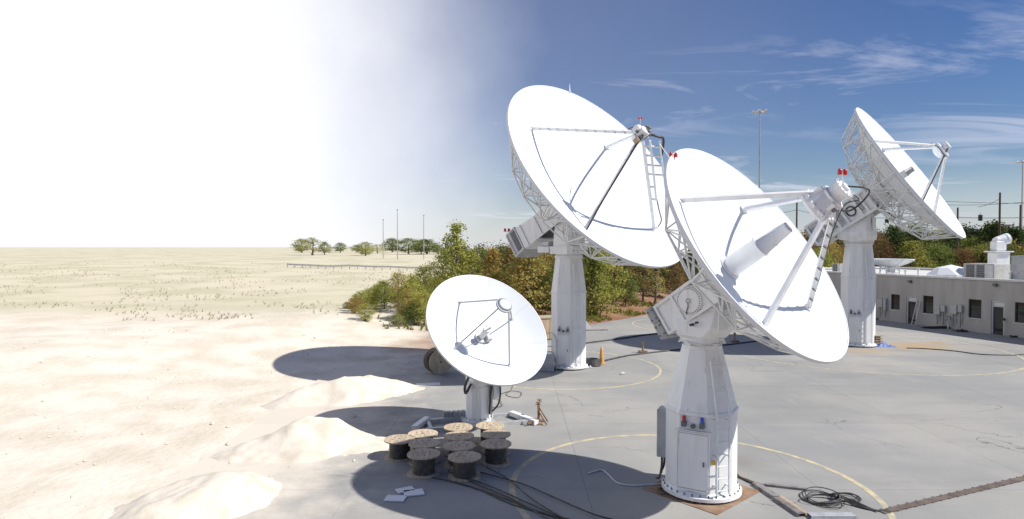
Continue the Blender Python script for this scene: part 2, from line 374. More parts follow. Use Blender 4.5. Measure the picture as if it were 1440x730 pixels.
def link(name, me, parent=None, mw=None):
    o = bpy.data.objects.new(name, me); COL.objects.link(o)
    if parent: o.parent = parent
    if mw is not None: o.matrix_basis = mw
    return o
def thing(name, label, cat, loc=(0, 0, 0), rz=0.0, group=None):
    o = bpy.data.objects.new(name, None); COL.objects.link(o); o.location = loc; o.rotation_euler = (0, 0, rz); o.empty_display_size = .3
    return tag(o, label, cat, group)
def tag(o, label, cat, group=None):
    o['label'] = label; o['category'] = cat
    if group: o['group'] = group
    return o
def struct(o): o['kind'] = 'structure'; return o
def copy_tree(o, parent=None):
    c = o.copy(); COL.objects.link(c)
    if parent: c.parent = parent
    for ch in list(o.children): copy_tree(ch, c)
    return c
def crom(pts, k=8):
    pts = [Vector(p) for p in pts]; P = [pts[0] * 2 - pts[1]] + pts + [pts[-1] * 2 - pts[-2]]; out = []
    for i in range(1, len(P) - 2):
        for j in range(k):
            t = j / k; a, b_, c, d = P[i - 1:i + 3]
            out.append(.5 * ((2 * b_) + (c - a) * t + (2 * a - 5 * b_ + 4 * c - d) * t * t + (3 * b_ - a - 3 * c + d) * t ** 3))
    out.append(pts[-1]); return out
T = Matrix.Translation
def basis(x, y, z, o=(0, 0, 0)):
    m = Matrix((x, y, z)).transposed().to_4x4(); m.translation = Vector(o); return m

# ------------------------------------------------------------------ terrain, yard
EDGE0 = Vector((5.57, 49.5)); EDGED = Vector((.648, .762))
def sstep(a, b, x):
    t = min(1, max(0, (x - a) / (b - a))); return t * t * (3 - 2 * t)
def gz(x, y):
    s = (y - EDGE0.y) * EDGED.x - (x - EDGE0.x) * EDGED.y      # distance beyond the yard's far edge
    e = max(s, (-9.0 - x) * .8)
    z = -.06
    if s > 0: z += sstep(.4, 13, s) * 1.15 + sstep(20, 150, s) * 1.6
    w = sstep(2, 12, e)
    z += w * (.12 * math.sin(x * .31 + 1) * math.cos(y * .27) + .05 * math.sin(x * .9 + y * .7))
    z += sstep(60, 400, y) * .6 * math.sin(x * .011 + 2) + sstep(250, 1500, abs(y) + abs(x)) * 1.2
    return z
def axis(n, lim, c=0.0, k=6.2):
    return [c + lim * math.sinh(k * (2 * i / n - 1)) / math.sinh(k) for i in range(n + 1)]
xs = axis(150, 3000, 2.0); ys = axis(150, 3000, 50.0)
mb = MB(); W = len(xs)
mb.add([(x, y, gz(x, y)) for y in ys for x in xs], [(j * W + i, j * W + i + 1, (j + 1) * W + i + 1, (j + 1) * W + i) for j in range(len(ys) - 1) for i in range(W - 1)], True)
struct(mb.build('ground', 'ground'))

YARD = [(-9.2, 5), (50, 5), (50, 66), (33, 81.75), (-9.2, 32.13)]
def clip(poly, a, b_, c):                                     # keep a*x + b*y <= c
    out = []
    for i in range(len(poly)):
        p, q = poly[i], poly[(i + 1) % len(poly)]
        dp, dq = a * p[0] + b_ * p[1] - c, a * q[0] + b_ * q[1] - c
        if dp <= 0: out.append(p)
        if dp * dq < 0: t = dp / (dp - dq); out.append((p[0] + (q[0] - p[0]) * t, p[1] + (q[1] - p[1]) * t))
    return out
mb = MB(); mb.prism(YARD, -.05, -.035); yard = struct(mb.build('yard', pm('joint_filler', (.20, .195, .18), rough=.95)))
GX, GY, GAP = 6.1, 6.1, .0035
i0 = -3
for i in range(-3, 9):
    for j in range(0, 14):
        x0 = 1.92 + GX * i; y0 = 3.9 + GY * j
        p = YARD
        for cl in ((-1, 0, -(x0 + GAP)), (1, 0, x0 + GX - GAP), (0, -1, -(y0 + GAP)), (0, 1, y0 + GY - GAP)):
            p = clip(p, *cl)
            if len(p) < 3: break
        if len(p) < 3: continue
        MB().prism(p, -.034, 0).build('concrete_slab', 'concrete', yard)

def ring_mark(x, y, r, w=.13, a0=0, a1=360):
    n = 140; vs = []; fs = []
    for i in range(n + 1):
        a = R(a0 + (a1 - a0) * i / n); vs += [(x + (r - w / 2) * math.cos(a), y + (r - w / 2) * math.sin(a), .004), (x + (r + w / 2) * math.cos(a), y + (r + w / 2) * math.sin(a), .004)]
        if i < n: fs.append((2 * i, 2 * i + 1, 2 * i + 3, 2 * i + 2))
    return struct(MB().add(vs, fs).build('yellow_marking', 'yellow'))
ring_mark(4.6, 16.2, 4.6, .16); ring_mark(2.45, 32.7, 5.2); ring_mark(21.3, 38.9, 8.4); ring_mark(15.2, 50.2, 5.4)

# ------------------------------------------------------------------ building on the right
BA = Vector((31.4, 54.7, 0)); BD = Vector((.314, -.9494, 0)); BN = Vector((-.9494, -.314, 0))   # BD runs along the wall, BN out of it
BM = basis(BD, -BN, Vector((0, 0, 1)), BA)                     # local x along wall, y into the building, z up
def wall_sz(px, py):
    r = ray(px, py); o = Vector((0, 0, HCAM)); t = (BA - o).dot(BN) / r.dot(BN); p = o + r * t
    return (p - BA).dot(BD), p.z
bld = thing('workshop_building', 'long low grey painted block building with glass doors and white roof edge', 'building', BA, 0)
bld.rotation_euler = (0, 0, math.atan2(BD.y, BD.x))
S0, S1, HB, DEP = -13.0, 34.0, 3.85, 17.0
ops = []
for kind, xa, ya, xb, yb in (('window', 1253, 414, 1265.3, 435.5), ('door', 1274.5, 417, 1288.5, 453.8), ('window', 1298, 416, 1312.5, 441),
                             ('window', 1362, 421, 1380, 447.5), ('door', 1393.5, 423.5, 1412, 470.5), ('window', 1427, 425.5, 1450, 454.5)):
    sa, _ = wall_sz(xa, (ya + yb) / 2); sb, _ = wall_sz(xb, (ya + yb) / 2); sm = (sa + sb) / 2
    _, zt = wall_sz((xa + xb) / 2, ya); _, zb = wall_sz((xa + xb) / 2, yb)
    if kind == 'door': zb = 0
    ops.append((kind, sa, sb, zb, zt))
ops += [('window', ops[-1][2] + 3.2, ops[-1][2] + 4.6, ops[-1][3], ops[-1][4]), ('window', ops[-1][2] + 8.4, ops[-1][2] + 9.8, ops[-1][3], ops[-1][4])]
mb = MB(); s = S0; TW = .25
def seg(a, b_, z0, z1): mb.box(((a + b_) / 2, TW / 2, (z0 + z1) / 2), (b_ - a, TW, z1 - z0))
for kind, sa, sb, zb, zt in ops:
    seg(s, sa, -.03, HB); seg(sa, sb, zt, HB)
    if zb > .05: seg(sa, sb, -.03, zb)
    s = sb
seg(s, S1, -.03, HB)
mb.box(((S0 + .125), TW + (DEP - TW) / 2, HB / 2 - .015), (.25, DEP - TW - .003, HB + .03)); mb.box(((S1 - .125), TW + (DEP - TW) / 2, HB / 2 - .015), (.25, DEP - TW - .003, HB + .03))
mb.box(((S0 + S1) / 2, DEP + .125, HB / 2 - .015), (S1 - S0, .25, HB + .03))
mb.build('wall', 'wall', bld)
mb = MB(); mb.box(((S0 + S1) / 2, DEP / 2 + .3, HB - .16), (S1 - S0 - .6, DEP - .4, .12)); mb.build('roof', 'roof', bld)
for (cx, cy, lx, ly) in (((S0 + S1) / 2, .09, S1 - S0 + .3, .42), ((S0 + S1) / 2, DEP + .16, S1 - S0 + .3, .42), (S0 + .09, DEP / 2 + .12, .42, DEP - .4), (S1 - .09, DEP / 2 + .12, .42, DEP - .4)):
    MB().box((cx, cy, HB + .07), (lx, ly, .15), bev=.015).build('coping', 'coping', bld)
mb = MB(); mb.box(((S0 + S1) / 2, 1.9, 1.6), (S1 - S0 - .6, .1, 3.0)); mb.build('dark_backing', 'vent', bld)  # dark sheet added behind the openings so the interior reads dark
for kind, sa, sb, zb, zt in ops:
    w, h, cx, cz = sb - sa, zt - zb, (sa + sb) / 2, (zt + zb) / 2
    fr = MB(); t = .06 if kind == 'window' else .09
    fm = 'dframe' if kind == 'window' else 'frame'
    for (x, z, a, b_) in ((sa + t / 2, cz, t, h), (sb - t / 2, cz, t, h), (cx, zt - t / 2, w - 2 * t, t)): fr.box((x, .12, z), (a - .004, .11, b_ - .004))
    if kind == 'window':
        fr.box((cx, .12, zb + t / 2), (w - 2 * t, .11, t)); fr.box((cx, .13, cz + h * .08), (w - 2 * t, .07, .045))
        f = fr.build('window', fm, bld)
        MB().box((cx, .15, cz), (w - 2 * t, .012, h - 2 * t)).build('pane', 'glass', f)
        MB().box((cx, .02, zb - .035), (w + .1, .16, .06), bev=.008).build('sill', 'coping', f)
    else:
        tr = .30
        fr.box((cx, .12, zt - t - tr), (w - 2 * t, .10, .05))
        f = fr.build('door', fm, bld)
        MB().box((cx, .14, zt - t - tr / 2 + .01), (w - 2 * t, .05, tr - .06)).build('transom_panel', 'frame', f)
        lf = MB(); dw = w - 2 * t; zt2 = zt - t - tr - .03
        for (x, z, a, b_) in ((cx - dw / 2 + .05, zt2 / 2, .09, zt2), (cx + dw / 2 - .05, zt2 / 2, .09, zt2), (cx, zt2 - .05, dw - .2, .09), (cx, .12, dw - .2, .22), (cx, 1.0, dw - .2, .05)): lf.box((x, .13, z), (a, .05, b_ - .01))
        lf.build('door_leaf', 'dframe', f)
        MB().box((cx, .14, zt2 / 2), (dw - .19, .012, zt2 - .2)).build('pane', 'glass', f)
        MB().tube((cx + dw / 2 - .07, .07, .9), (cx + dw / 2 - .07, .07, 1.2), .015, 6).build('handle', 'galv', f)
def on_wall(px, py, dx=0, dy=0): s_, z_ = wall_sz(px, py); return s_ + dx, z_ + dy
# wall lamps, meter boxes, conduits
for (px, py) in ((1281, 396), (1401, 401)):
    s_, z_ = on_wall(px, py); mb = MB(); mb.box((s_, -.05, z_), (.16, .10, .22)); mb.box((s_, -.14, z_ + .02), (.26, .2, .16), bev=.02); mb.build('wall_lamp', 'vent', bld)
for (px, py, w, h, mt) in ((1239.5, 426, .5, .75, 'box'), (1246, 428, .25, 1.0, 'box'), (1320, 436, .42, .7, 'box'), (1328, 434, .34, .5, 'box'), (1343, 435, .5, .72, 'box'), (1352, 434, .3, .55, 'box'), (1412.5, 449, .12, .16, 'dframe')):
    s_, z_ = on_wall(px, py); mb = MB(); mb.box((s_, -.105, z_), (w, .2, h), bev=.015)
    if mt == 'box':
        mb.tube((s_ - w * .25, -.06, z_ - h / 2), (s_ - w * .25, -.06, .25 if z_ > 1 else .1), .035, 6); mb.tube((s_ + w * .25, -.06, z_ - h / 2), (s_ + w * .25, -.06, .5), .025, 6)
    mb.build('meter_box', mt, bld)
for (px, py) in ((1337, 452), (1338, 449)):
    s_, z_ = on_wall(px, py); mb = MB(); mb.tube((s_, -.3, 0), (s_, -.3, .75), .05, 8); mb.box((s_, -.3, .85), (.22, .16, .3)); mb.build('conduit_post', 'box', bld)
# things leaning on or lying by the wall
def BW(s_, y_, z_): return BA + BD * s_ - BN * y_ + Vector((0, 0, z_))
s_, _ = on_wall(1291, 440)
lb = thing('step_ladder', 'pale folded ladder leaning on the building wall beside the door', 'ladder', BW(s_, -.7, 0)); lb.rotation_euler = bld.rotation_euler
for dx in (-.17, .17): MB().beam((dx, .2, 0), (dx * .8 + .1, .64, 1.95), .04, .07).build('rail', 'box', lb)
for k in range(6):
    t = (k + .7) / 6.5; MB().beam((-.17 + t * .13, .2 + .44 * t, 1.95 * t), (.17 + t * .07, .2 + .44 * t, 1.95 * t), .04, .03).build('rung', 'box', lb)
s_, _ = on_wall(1363, 463)
def tangle(name, label, cat, c, w, h, r, n, seed, mat='cable'):
    q = random.Random(seed); pts = []
    for k in range(n): pts.append((q.uniform(-w, w), q.uniform(-h, h), r + abs(q.gauss(0, .03)) + (k % 3) * r))
    o = MB().path(crom(pts, 6), r, 6).build(name, mat); o.location = c; return tag(o, label, cat)
tangle('cable_heap', 'black cable heap on the pavement below the wall between window and door', 'cable', BW(s_, -.9, 0), .5, .25, .03, 26, 3)
s_, _ = on_wall(1325, 458)
tangle('cable_heap', 'long dark cables lying along the foot of the wall under the meter boxes', 'cable', BW(s_ + .3, -.5, 0), 1.5, .2, .03, 22, 5)
s_, _ = on_wall(1431, 473)
tangle('cable_heap', 'small dark coil at the foot of the wall right of the framed glass door', 'cable', BW(s_, -.45, 0), .25, .15, .03, 16, 9)
s_, _ = on_wall(1232, 443)
tangle('cable_heap', 'dark cable tangle by the wall next to the farthest meter boxes', 'cable', BW(s_, -.4, 0), .6, .2, .035, 24, 11)

# ------------------------------------------------------------------ on the roof
RZ = HB - .10
def roofpt(px, back):                                          # point on the roof, so many metres behind the front wall, in the column of a pixel
    r = ray(px, 390); r = Vector((r.x, r.y, 0)); t = (BA - BN * back).dot(BN) / r.dot(BN); return Vector((r.x * t, r.y * t, RZ))
p = roofpt(1251, 4.0)
rd = thing('roof_dish', 'shallow white bowl antenna pointing straight up on the flat roof', 'antenna', p)
mb = MB(); rr = 1.95; prof = [(.12, .75)] + [(rr * k / 8, .75 + .68 * (k / 8) ** 2) for k in range(1, 9)]
mb.lathe(prof, 40); mb.lathe([(rr, 1.43), (rr + .01, 1.40)] + [(rr * k / 8, .70 + .68 * (k / 8) ** 2) for k in range(7, 0, -1)] + [(.12, .7)], 40); mb.build('reflector', 'refl', rd)
for k in range(12):
    rib = MB(); a = 2 * math.pi * k / 12
    rib.path([(rr * j / 6 * math.cos(a), rr * j / 6 * math.sin(a), .68 + .68 * (j / 6) ** 2) for j in range(1, 7)], .03, 4); rib.build('rib', 'strut', rd)
mb = MB()
for sx in (-.6, .6):
    for sy in (-.5, .5): mb.tube((sx, sy, 0), (sx, sy, .84), .05, 6)
    mb.beam((sx, -.5, .35), (sx, .5, .7), .05, .05); mb.beam((sx, .5, .3), (sx, -.5, .75), .05, .05)
mb.beam((-.6, -.5, .6), (.6, -.5, .6), .06, .06); mb.beam((-.6, .5, .6), (.6, .5, .6), .06, .06); mb.beam((-.6, -.5, .15), (.6, -.5, .15), .06, .06)
mb.box((.1, 0, .45), (.5, .5, .5)); mb.build('mount_frame', 'strut', rd)
p = roofpt(1337, 3.4)
rad = thing('faceted_radome', 'low white faceted dome cover sitting on the flat roof', 'radome', p)
Rr = 1.72; n = 8; r0 = [(Rr * math.cos(2 * math.pi * (i + .5) / n), Rr * math.sin(2 * math.pi * (i + .5) / n), 0) for i in range(n)]
r1 = [(Rr * .98 * math.cos(2 * math.pi * (i + .5) / n), Rr * .98 * math.sin(2 * math.pi * (i + .5) / n), .28) for i in range(n)]
r2 = [(Rr * .58 * math.cos(2 * math.pi * i / n), Rr * .58 * math.sin(2 * math.pi * i / n), .82) for i in range(n)]
ap = (0, 0, 1.08)
MB().lathe([(Rr * .999, -.02), (Rr * .999, .05)], 8, rot=math.pi / 8, smooth=False).build('base_ring', 'coping', rad)
def facet(vs):
    c = sum((Vector(v) for v in vs), Vector()) / len(vs); vs2 = [c + (Vector(v) - c) * .985 for v in vs]; k = len(vs)
    nn = (vs2[1] - vs2[0]).cross(vs2[2] - vs2[0]).normalized()
    m_ = MB(); m_.add(vs2 + [v - nn * .03 for v in vs2], [tuple(range(k)), tuple(range(2 * k - 1, k - 1, -1))] + [(i, k + i, k + (i + 1) % k, (i + 1) % k) for i in range(k)])
    m_.build('panel', 'radome', rad)
for i in range(n):
    j = (i + 1) % n
    facet([r0[i], r0[j], r1[j], r1[i]]); facet([r1[i], r1[j], r2[j]]); facet([r1[i], r2[j], r2[i]]); facet([r2[i], r2[j], ap])
MB().lathe([(Rr * .95, 0), (Rr * .93, .26), (Rr * .54, .77), (.02, 1.02)], 16).build('liner', 'radome', rad)
def acunit(px, back, dims, name, label, rz=0.0):
    p = roofpt(px, back); L, D, H = dims
    t = thing(name, label, 'air conditioner', p); t.rotation_euler = (0, 0, bld.rotation_euler.z + rz)
    MB().box((0, 0, H / 2 + .06), (L, D, H), bev=.02).build('casing', 'box', t)
    MB().box((0, 0, .03), (L * .9, D * .9, .06)).build('base', 'vent', t)
    g = MB().box((-L / 2 - .006, 0, H * .52 + .06), (.03, D * .86, H * .8)).build('side_grille', 'vent', t)
    for k in range(2):
        x = -L * .27 + k * L * .34
        gg = MB().box((x, -D / 2 - .006, H * .52 + .06), (L * .26, .03, H * .8)).build('grille', 'vent', t)
        for q in range(6): MB().box((x, -D / 2 - .03, H * (.16 + .145 * q) + .06), (L * .25, .02, .015)).build('louvre', 'box', gg)
    MB().box((L * .33, -D / 2 - .006, H * .52 + .06), (L * .27, .02, H * .82)).build('access_panel', 'coping', t)
    return t
acunit(1387, 2.4, (2.3, 1.7, 1.2), 'rooftop_air_conditioner', 'large grey air conditioner with dark grilles beside the faceted dome on the roof')
acunit(1180, 2.0, (.9, .8, .85), 'rooftop_air_conditioner', 'small grey air conditioner alone near the far end of the roof')
p = roofpt(1404, 5.2)
wa = thing('roof_antenna', 'white antenna turned sideways on a square pedestal behind the air conditioner', 'antenna', p)
MB().box((0, 0, 1.05), (1.0, 1.0, 2.1), bev=.04).build('pedestal', 'white', wa)
MB().box((0, 0, 2.16), (1.45, 1.25, .1)).build('platform', 'white', wa)
mb = MB(); mb.box((-.05, 0, 2.62), (.75, .7, .8), bev=.08); mb.box((.15, 0, 3.05), (.9, .6, .45), bev=.1); mb.build('housing', 'white', wa)
mb = MB(); mt = T((-.25, 0, 3.0)) @ Matrix.Rotation(R(78), 4, 'Y'); mb.cyl(.30, 0, .75, 24, mt, r1=.40); mb.cyl(.43, .75, .95, 24, mt); mb.build('feed_drum', 'refl', wa)
p = roofpt(1440, 2.2)
mb = MB(); mb.box((0, 0, .95), (1.1, 1.0, 1.9), bev=.03); mb.box((0, -.52, 1.0), (.9, .03, 1.6)); o = mb.build('roof_cabinet', 'greysteel'); o.location = p; o.rotation_euler = bld.rotation_euler
tag(o, 'tall grey metal cabinet standing on the roof near the air conditioner', 'cabinet')
for px, h in ((1273, .45), (1291, .6), (1421, .55)):
    p = roofpt(px, 1.6); mb = MB(); mb.cyl(.06, 0, h, 8); mb.cyl(.11, h, h + .1, 8); o = mb.build('vent_pipe', 'coping'); o.location = p
    tag(o, 'thin grey capped vent pipe standing on the flat roof', 'pipe', 'vent pipes on the roof')

# ------------------------------------------------------------------ the big antennas
def octa(r, rot):                                              # octagon with flat-to-centre distance r, one face looking along rot
    c = r / math.cos(math.pi / 8); return [(c * math.cos(rot + math.pi / 8 * (2 * i - 1)), c * math.sin(rot + math.pi / 8 * (2 * i - 1))) for i in range(8)]
def loft(mb, prof, rot, cap=True):
    vs = []
    for r, z in prof: vs += [(x, y, z) for x, y in octa(r, rot)]
    fs = [(k * 8 + i, k * 8 + (i + 1) % 8, k * 8 + 8 + (i + 1) % 8, k * 8 + 8 + i) for k in range(len(prof) - 1) for i in range(8)]
    if cap: fs.append(tuple(range(len(vs) - 8, len(vs))))
    mb.add(vs, fs)
def face_m(rot, r, z):                                         # y out of the face, z up, x towards the viewer's left
    nrm = Vector((math.cos(rot), math.sin(rot), 0)); return basis(Vector((nrm.y, -nrm.x, 0)), nrm, Vector((0, 0, 1)), nrm * r + Vector((0, 0, z)))

def dish_frame(c, az, el):
    n = Vector((math.cos(el) * math.sin(az), -math.cos(el) * math.cos(az), math.sin(el)))
    u = Vector((0, 0, 1)).cross(n).normalized(); w = n.cross(u); return u, w, n

def make_panel(R0, R1, foc, ang, thick=.025, gap=.004, na=7, nr=6):
    mb = MB(); top = []; n_ = 0
    def ringpts(dz):
        out = []
        for i in range(nr + 1):
            r = R0 + (R1 - R0) * i / nr
            da = gap / 2 / r
            for j in range(na + 1):
                a = -ang / 2 + da + (ang - 2 * da) * j / na
                out.append((r * math.cos(a), r * math.sin(a), r * r / 4 / foc + dz))
        return out
    Wn = na + 1
    q = [(i * Wn + j, (i + 1) * Wn + j, (i + 1) * Wn + j + 1, i * Wn + j + 1) for i in range(nr) for j in range(na)]
    tp = ringpts(0); bt = ringpts(-thick)
    mb.add(tp, q, True); mb.add(bt, [f[::-1] for f in q], True)
    edge = [j for j in range(Wn)] + [i * Wn + na for i in range(1, nr + 1)] + [nr * Wn + j for j in range(na - 1, -1, -1)] + [i * Wn for i in range(nr - 1, 0, -1)]
    m = len(edge); mb.add([tp[k] for k in edge] + [bt[k] for k in edge], [(i, m + i, m + (i + 1) % m, (i + 1) % m) for i in range(m)])
    return mb

def reflector(root, MD, Rr, foc, gores, splits, hole, mat='refl'):
    ref = MB()
    zR = Rr * Rr / 4 / foc
    ref.lathe([(Rr + .004, zR + .003), (Rr + .035, zR + .003), (Rr + .035, zR - .02 * Rr - .03), (Rr + .004, zR - .02 * Rr - .03), (Rr + .004, zR + .003)], 96, smooth=False)
    ref = ref.build('reflector', mat, root, MD)
    ang = 2 * math.pi / gores
    rs = [hole] + [s_ * Rr for s_ in splits] + [Rr]
    for a, b_ in zip(rs[:-1], rs[1:]):
        me = make_panel(a, b_ - .004, foc, ang).mesh('reflector_panel', mat)
        for k in range(gores): link('reflector_panel', me, ref, Matrix.Rotation(ang * k, 4, 'Z'))
    # seam strips sit behind the joints
    mb = MB(); pts = [(r, 0, r * r / 4 / foc - .05) for r in np.linspace(hole, Rr * .99, 9)]
    for p, q in zip(pts[:-1], pts[1:]): mb.beam(p, q, .05 + .004 * Rr, .045)
    me = mb.mesh('seam_rib', 'strut')
    for k in range(gores): link('seam_rib', me, ref, Matrix.Rotation(ang * (k + .5), 4, 'Z'))
    mb = MB(); mb.lathe([(.02, -.01), (hole * .5, hole * hole / 16 / foc - .004), (hole, hole * hole / 4 / foc - .003)], 32); mb.build('centre_plate', mat, ref)
    return ref, zR

def truss(root, MD, Rr, foc, nb, rb, offs, rt, hubr, hubz, bar=.03):
    base = MB(); base.lathe([(hubr, -.06), (hubr, hubz), (hubr * .75, hubz - .02), (0.02, hubz - .02)], 32, smooth=False); base.lathe([(hubr + .05, -.09), (hubr + .05, -.16), (hubr, -.16)], 32, smooth=False)
    tr = base.build('support_truss', 'white', root, MD)
    ang = 2 * math.pi / nb
    def Tp(r, k): a = ang * k; return Vector((r * Rr * math.cos(a), r * Rr * math.sin(a), (r * Rr) ** 2 / 4 / foc - .07))
    def Bp(j, k): a = ang * k; return Vector((rb[j] * Rr * math.cos(a), rb[j] * Rr * math.sin(a), (rb[j] * Rr) ** 2 / 4 / foc - offs[j]))
    mb = MB()
    for j in range(len(rb)):
        if j: mb.tube(Bp(j - 1, 0), Bp(j, 0), bar * 1.15, 5)
        mb.tube(Bp(j, 0), Bp(j, 1), bar, 5)
        for r in (rt[j], rt[j + 1]):
            for d in (-.5, .5): mb.tube(Bp(j, 0), Tp(r, d), bar * .8, 5)
        a, b_ = Bp(j, 0), Bp(j, 1)
    mb.tube(Bp(len(rb) - 1, 0), Tp(.985, 0), bar * 1.1, 5)
    for d in (-.5, .5): mb.tube(Bp(len(rb) - 1, 0), Tp(.985, d), bar * .8, 5)
    me = mb.mesh('truss_bay', 'strut')
    for k in range(nb): link('truss_bay', me, tr, Matrix.Rotation(ang * (k + .25), 4, 'Z'))
    mb = MB()
    for r in rt[1:]:
        pts = [Tp(r, nb * k / 48) + Vector((0, 0, -.01)) for k in range(48)]; mb.path(pts, bar * .8, 4, closed=True)
    mb.build('ring_purlin', 'strut', tr)
    return tr

def bolts_ring(mb, r, n, z0, z1, br, mat=None, a0=0):
    for k in range(n):
        a = a0 + 2 * math.pi * k / n; mb.tube(Vector((r * math.cos(a), r * math.sin(a), z0)), Vector((r * math.cos(a), r * math.sin(a), z1)), br, 6, mat=mat)

def pedestal(root, prof, rot, flange_r, door, ladder_face=1, bolts=0, lamps=True, lens=('red', 'blue')):
    mb = MB(); loft(mb, prof, rot)
    zsh = prof[-2][1]; rsh = prof[-2][0]
    ped = mb.build('pedestal', 'white', root)
    sm = MB(); loft(sm, [(rsh + .012, zsh - .05), (rsh + .03, zsh - .03), (rsh + .03, zsh + .03), (rsh + .006, zsh + .06)], rot); sm.build('seam_band', 'white', ped)
    fl = MB(); fl.cyl(flange_r, .07, .15, 40); fl.lathe([(flange_r * .97, .15), (prof[0][0] * 1.02, .24)], 40); fl.build('base_flange', 'white', ped)
    st = MB(); bolts_ring(st, flange_r * .93, max(bolts, 16), 0, .08, .03); st.cyl(flange_r * .80, -.01, .07, 24); st.build('levelling_studs', 'rust', ped)
    if bolts:
        me = MB().cyl(.018, 0, .07, 6).mesh('bolt', 'vent')
        for k in range(bolts): a = 2 * math.pi * k / bolts; link('bolt', me, ped, T((flange_r * .94 * math.cos(a), flange_r * .94 * math.sin(a), .15)))
    # door on the face that looks along rot
    r0 = prof[0][0]; dw, dh, dz = door
    fm = face_m(rot, r0, 0)
    d = MB(); d.box((0, .02, dz + dh / 2), (dw, .04, dh), bev=.008)
    d = d.build('door', 'white', root, fm)
    g = MB(); e = .03
    for (x, z, a, b_) in ((-dw / 2 - e, dz + dh / 2, .03, dh + .1), (dw / 2 + e, dz + dh / 2, .03, dh + .1), (0, dz + dh + e, dw + .03, .03), (0, dz - e, dw + .03, .03)): g.box((x, .022, z), (a, .046, b_))
    g.build('door_frame', 'white', d)
    MB().box((-dw * .36, .055, dz + dh * .48), (.03, .04, .11)).build('handle', 'vent', d)
    MB().box((0, .05, dz + dh + .09), (dw + .16, .12, .02)).build('drip_edge', 'white', d)
    if lamps:
        for x, mt in ((.22, lens[0]), (-.22, lens[1])):
            l = MB(); l.box((x, .06, dz + dh + .24), (.11, .12, .13), bev=.01); l.cyl(.05, dz + dh + .305, dz + dh + .33, 10, T((x, .06, 0))); l = l.build('warning_lamp', 'vent', root, fm)
            MB().lathe([(.045, dz + dh + .33), (.045, dz + dh + .42), (.03, dz + dh + .44), (.001, dz + dh + .445)], 12, T((x, .06, 0))).build('lens', mt, l)
        MB().box((0, .05, dz + dh + .2), (.10, .10, .10), bev=.02).build('siren', 'vent', root, fm)
    # ladder on the neighbouring face, running on up the taper
    la = rot + math.pi / 4 * ladder_face; lm = face_m(la, r0 + .14, 0)
    prof2 = [(z, r + .14 - (r0 + .14)) for r, z in prof]
    def yoff(z):
        for (za, ya), (zb, yb) in zip(prof2[:-1], prof2[1:]):
            if za <= z <= zb: return ya + (yb - ya) * (z - za) / (zb - za)
        return prof2[-1][1]
    zt = prof[-1][1] - .25; lad = MB(); zz = [.25, zsh, zt]
    for x in (-.17, .17):
        for a, b_ in zip(zz[:-1], zz[1:]): lad.beam((x, yoff(a), a), (x, yoff(b_), b_), .045, .03)
        for z in (.45, zsh * .55, zsh - .1, (zsh + zt) / 2): lad.beam((x, yoff(z) - .14, z), (x, yoff(z), z), .03, .03)
    lad = lad.build('ladder', 'strut', root, lm)
    me = MB().tube((-.17, 0, 0), (.17, 0, 0), .014, 6).mesh('rung', 'strut')
    z = .35
    while z < zt: link('rung', me, lad, T((0, yoff(z), z))); z += .3
    return fm, lm

def grid_frame(mb, x0, x1, y0, y1, t, z0, z1, cross=()):       # raised border in a plate's own plane
    zc, zh = (z0 + z1) / 2, z1 - z0
    mb.box(((x0 + x1) / 2, y0 + t / 2, zc), (x1 - x0, t, zh)); mb.box(((x0 + x1) / 2, y1 - t / 2, zc), (x1 - x0, t, zh))
    mb.box((x0 + t / 2, (y0 + y1) / 2, zc), (t, y1 - y0 - 2 * t, zh)); mb.box((x1 - t / 2, (y0 + y1) / 2, zc), (t, y1 - y0 - 2 * t, zh))
    for c in cross: mb.box((c, (y0 + y1) / 2, zc), (t, y1 - y0 - 2 * t, zh))

def strut_set(root, MD, Rr, foc, rf, angs, top_r, top_n, w, h, mat='strut'):
    out = []
    for a in angs:
        a = R(a); f = Vector((rf * Rr * math.cos(a), rf * Rr * math.sin(a), (rf * Rr) ** 2 / 4 / foc)); t = Vector((top_r * math.cos(a), top_r * math.sin(a), top_n))
        up = (0, 0, 1)
        mb = MB(); mb.beam(f, t, w, h, up, w1=w * .8, h1=h * .8); mb.box(f + Vector((0, 0, .02)), (w * 2.2, w * 2.2, .04)); o = mb.build('strut', mat, root, MD)
        out.append((o, f, t))
    return out

def beacon(root, p, mat_frame='strut', s=1.0):
    mb = MB(); mb.tube(p, p + Vector((0, 0, .3 * s)), .012 * s, 5)
    b_ = mb.build('beacon_post', mat_frame, root)
    for dx in (-.09, .09):
        l = MB(); l.lathe([(.05 * s, .28 * s), (.06 * s, .31 * s), (.05 * s, .37 * s), (.025 * s, .395 * s), (.001, .40 * s)], 10, T(p + Vector((dx * s, dx * .5 * s, 0)))); l.cyl(.06 * s, .24 * s, .28 * s, 10, T(p + Vector((dx * s, dx * .5 * s, 0)))); l.build('beacon_lens', 'red', b_)

def antenna_frame(label, base, c, az, el, Rr, fD):
    root = thing('satellite_antenna', label, 'antenna', (base[0], base[1], 0))
    u, w, n = dish_frame(Vector(c), az, el); foc = fD * 2 * Rr; zR = Rr * Rr / 4 / foc
    V = Vector(c) - n * zR; MD = basis(u, w, n, V - Vector((base[0], base[1], 0)))
    nh = Vector((n.x, n.y, 0)).normalized()
    MT = basis(u, -nh, Vector((0, 0, 1)))                      # turret frame: x along the elevation axis, -y towards the dish
    return root, MD, MT, foc, zR, u, w, n

def side_m(sx):                                                # plate frame on the dish axes: x along n, y along w, z outwards along +-u
    return Matrix(((0, 0, sx, 0), (0, 1, 0, 0), (-1 if sx > 0 else 1, 0, 0, 0), (0, 0, 0, 1)))

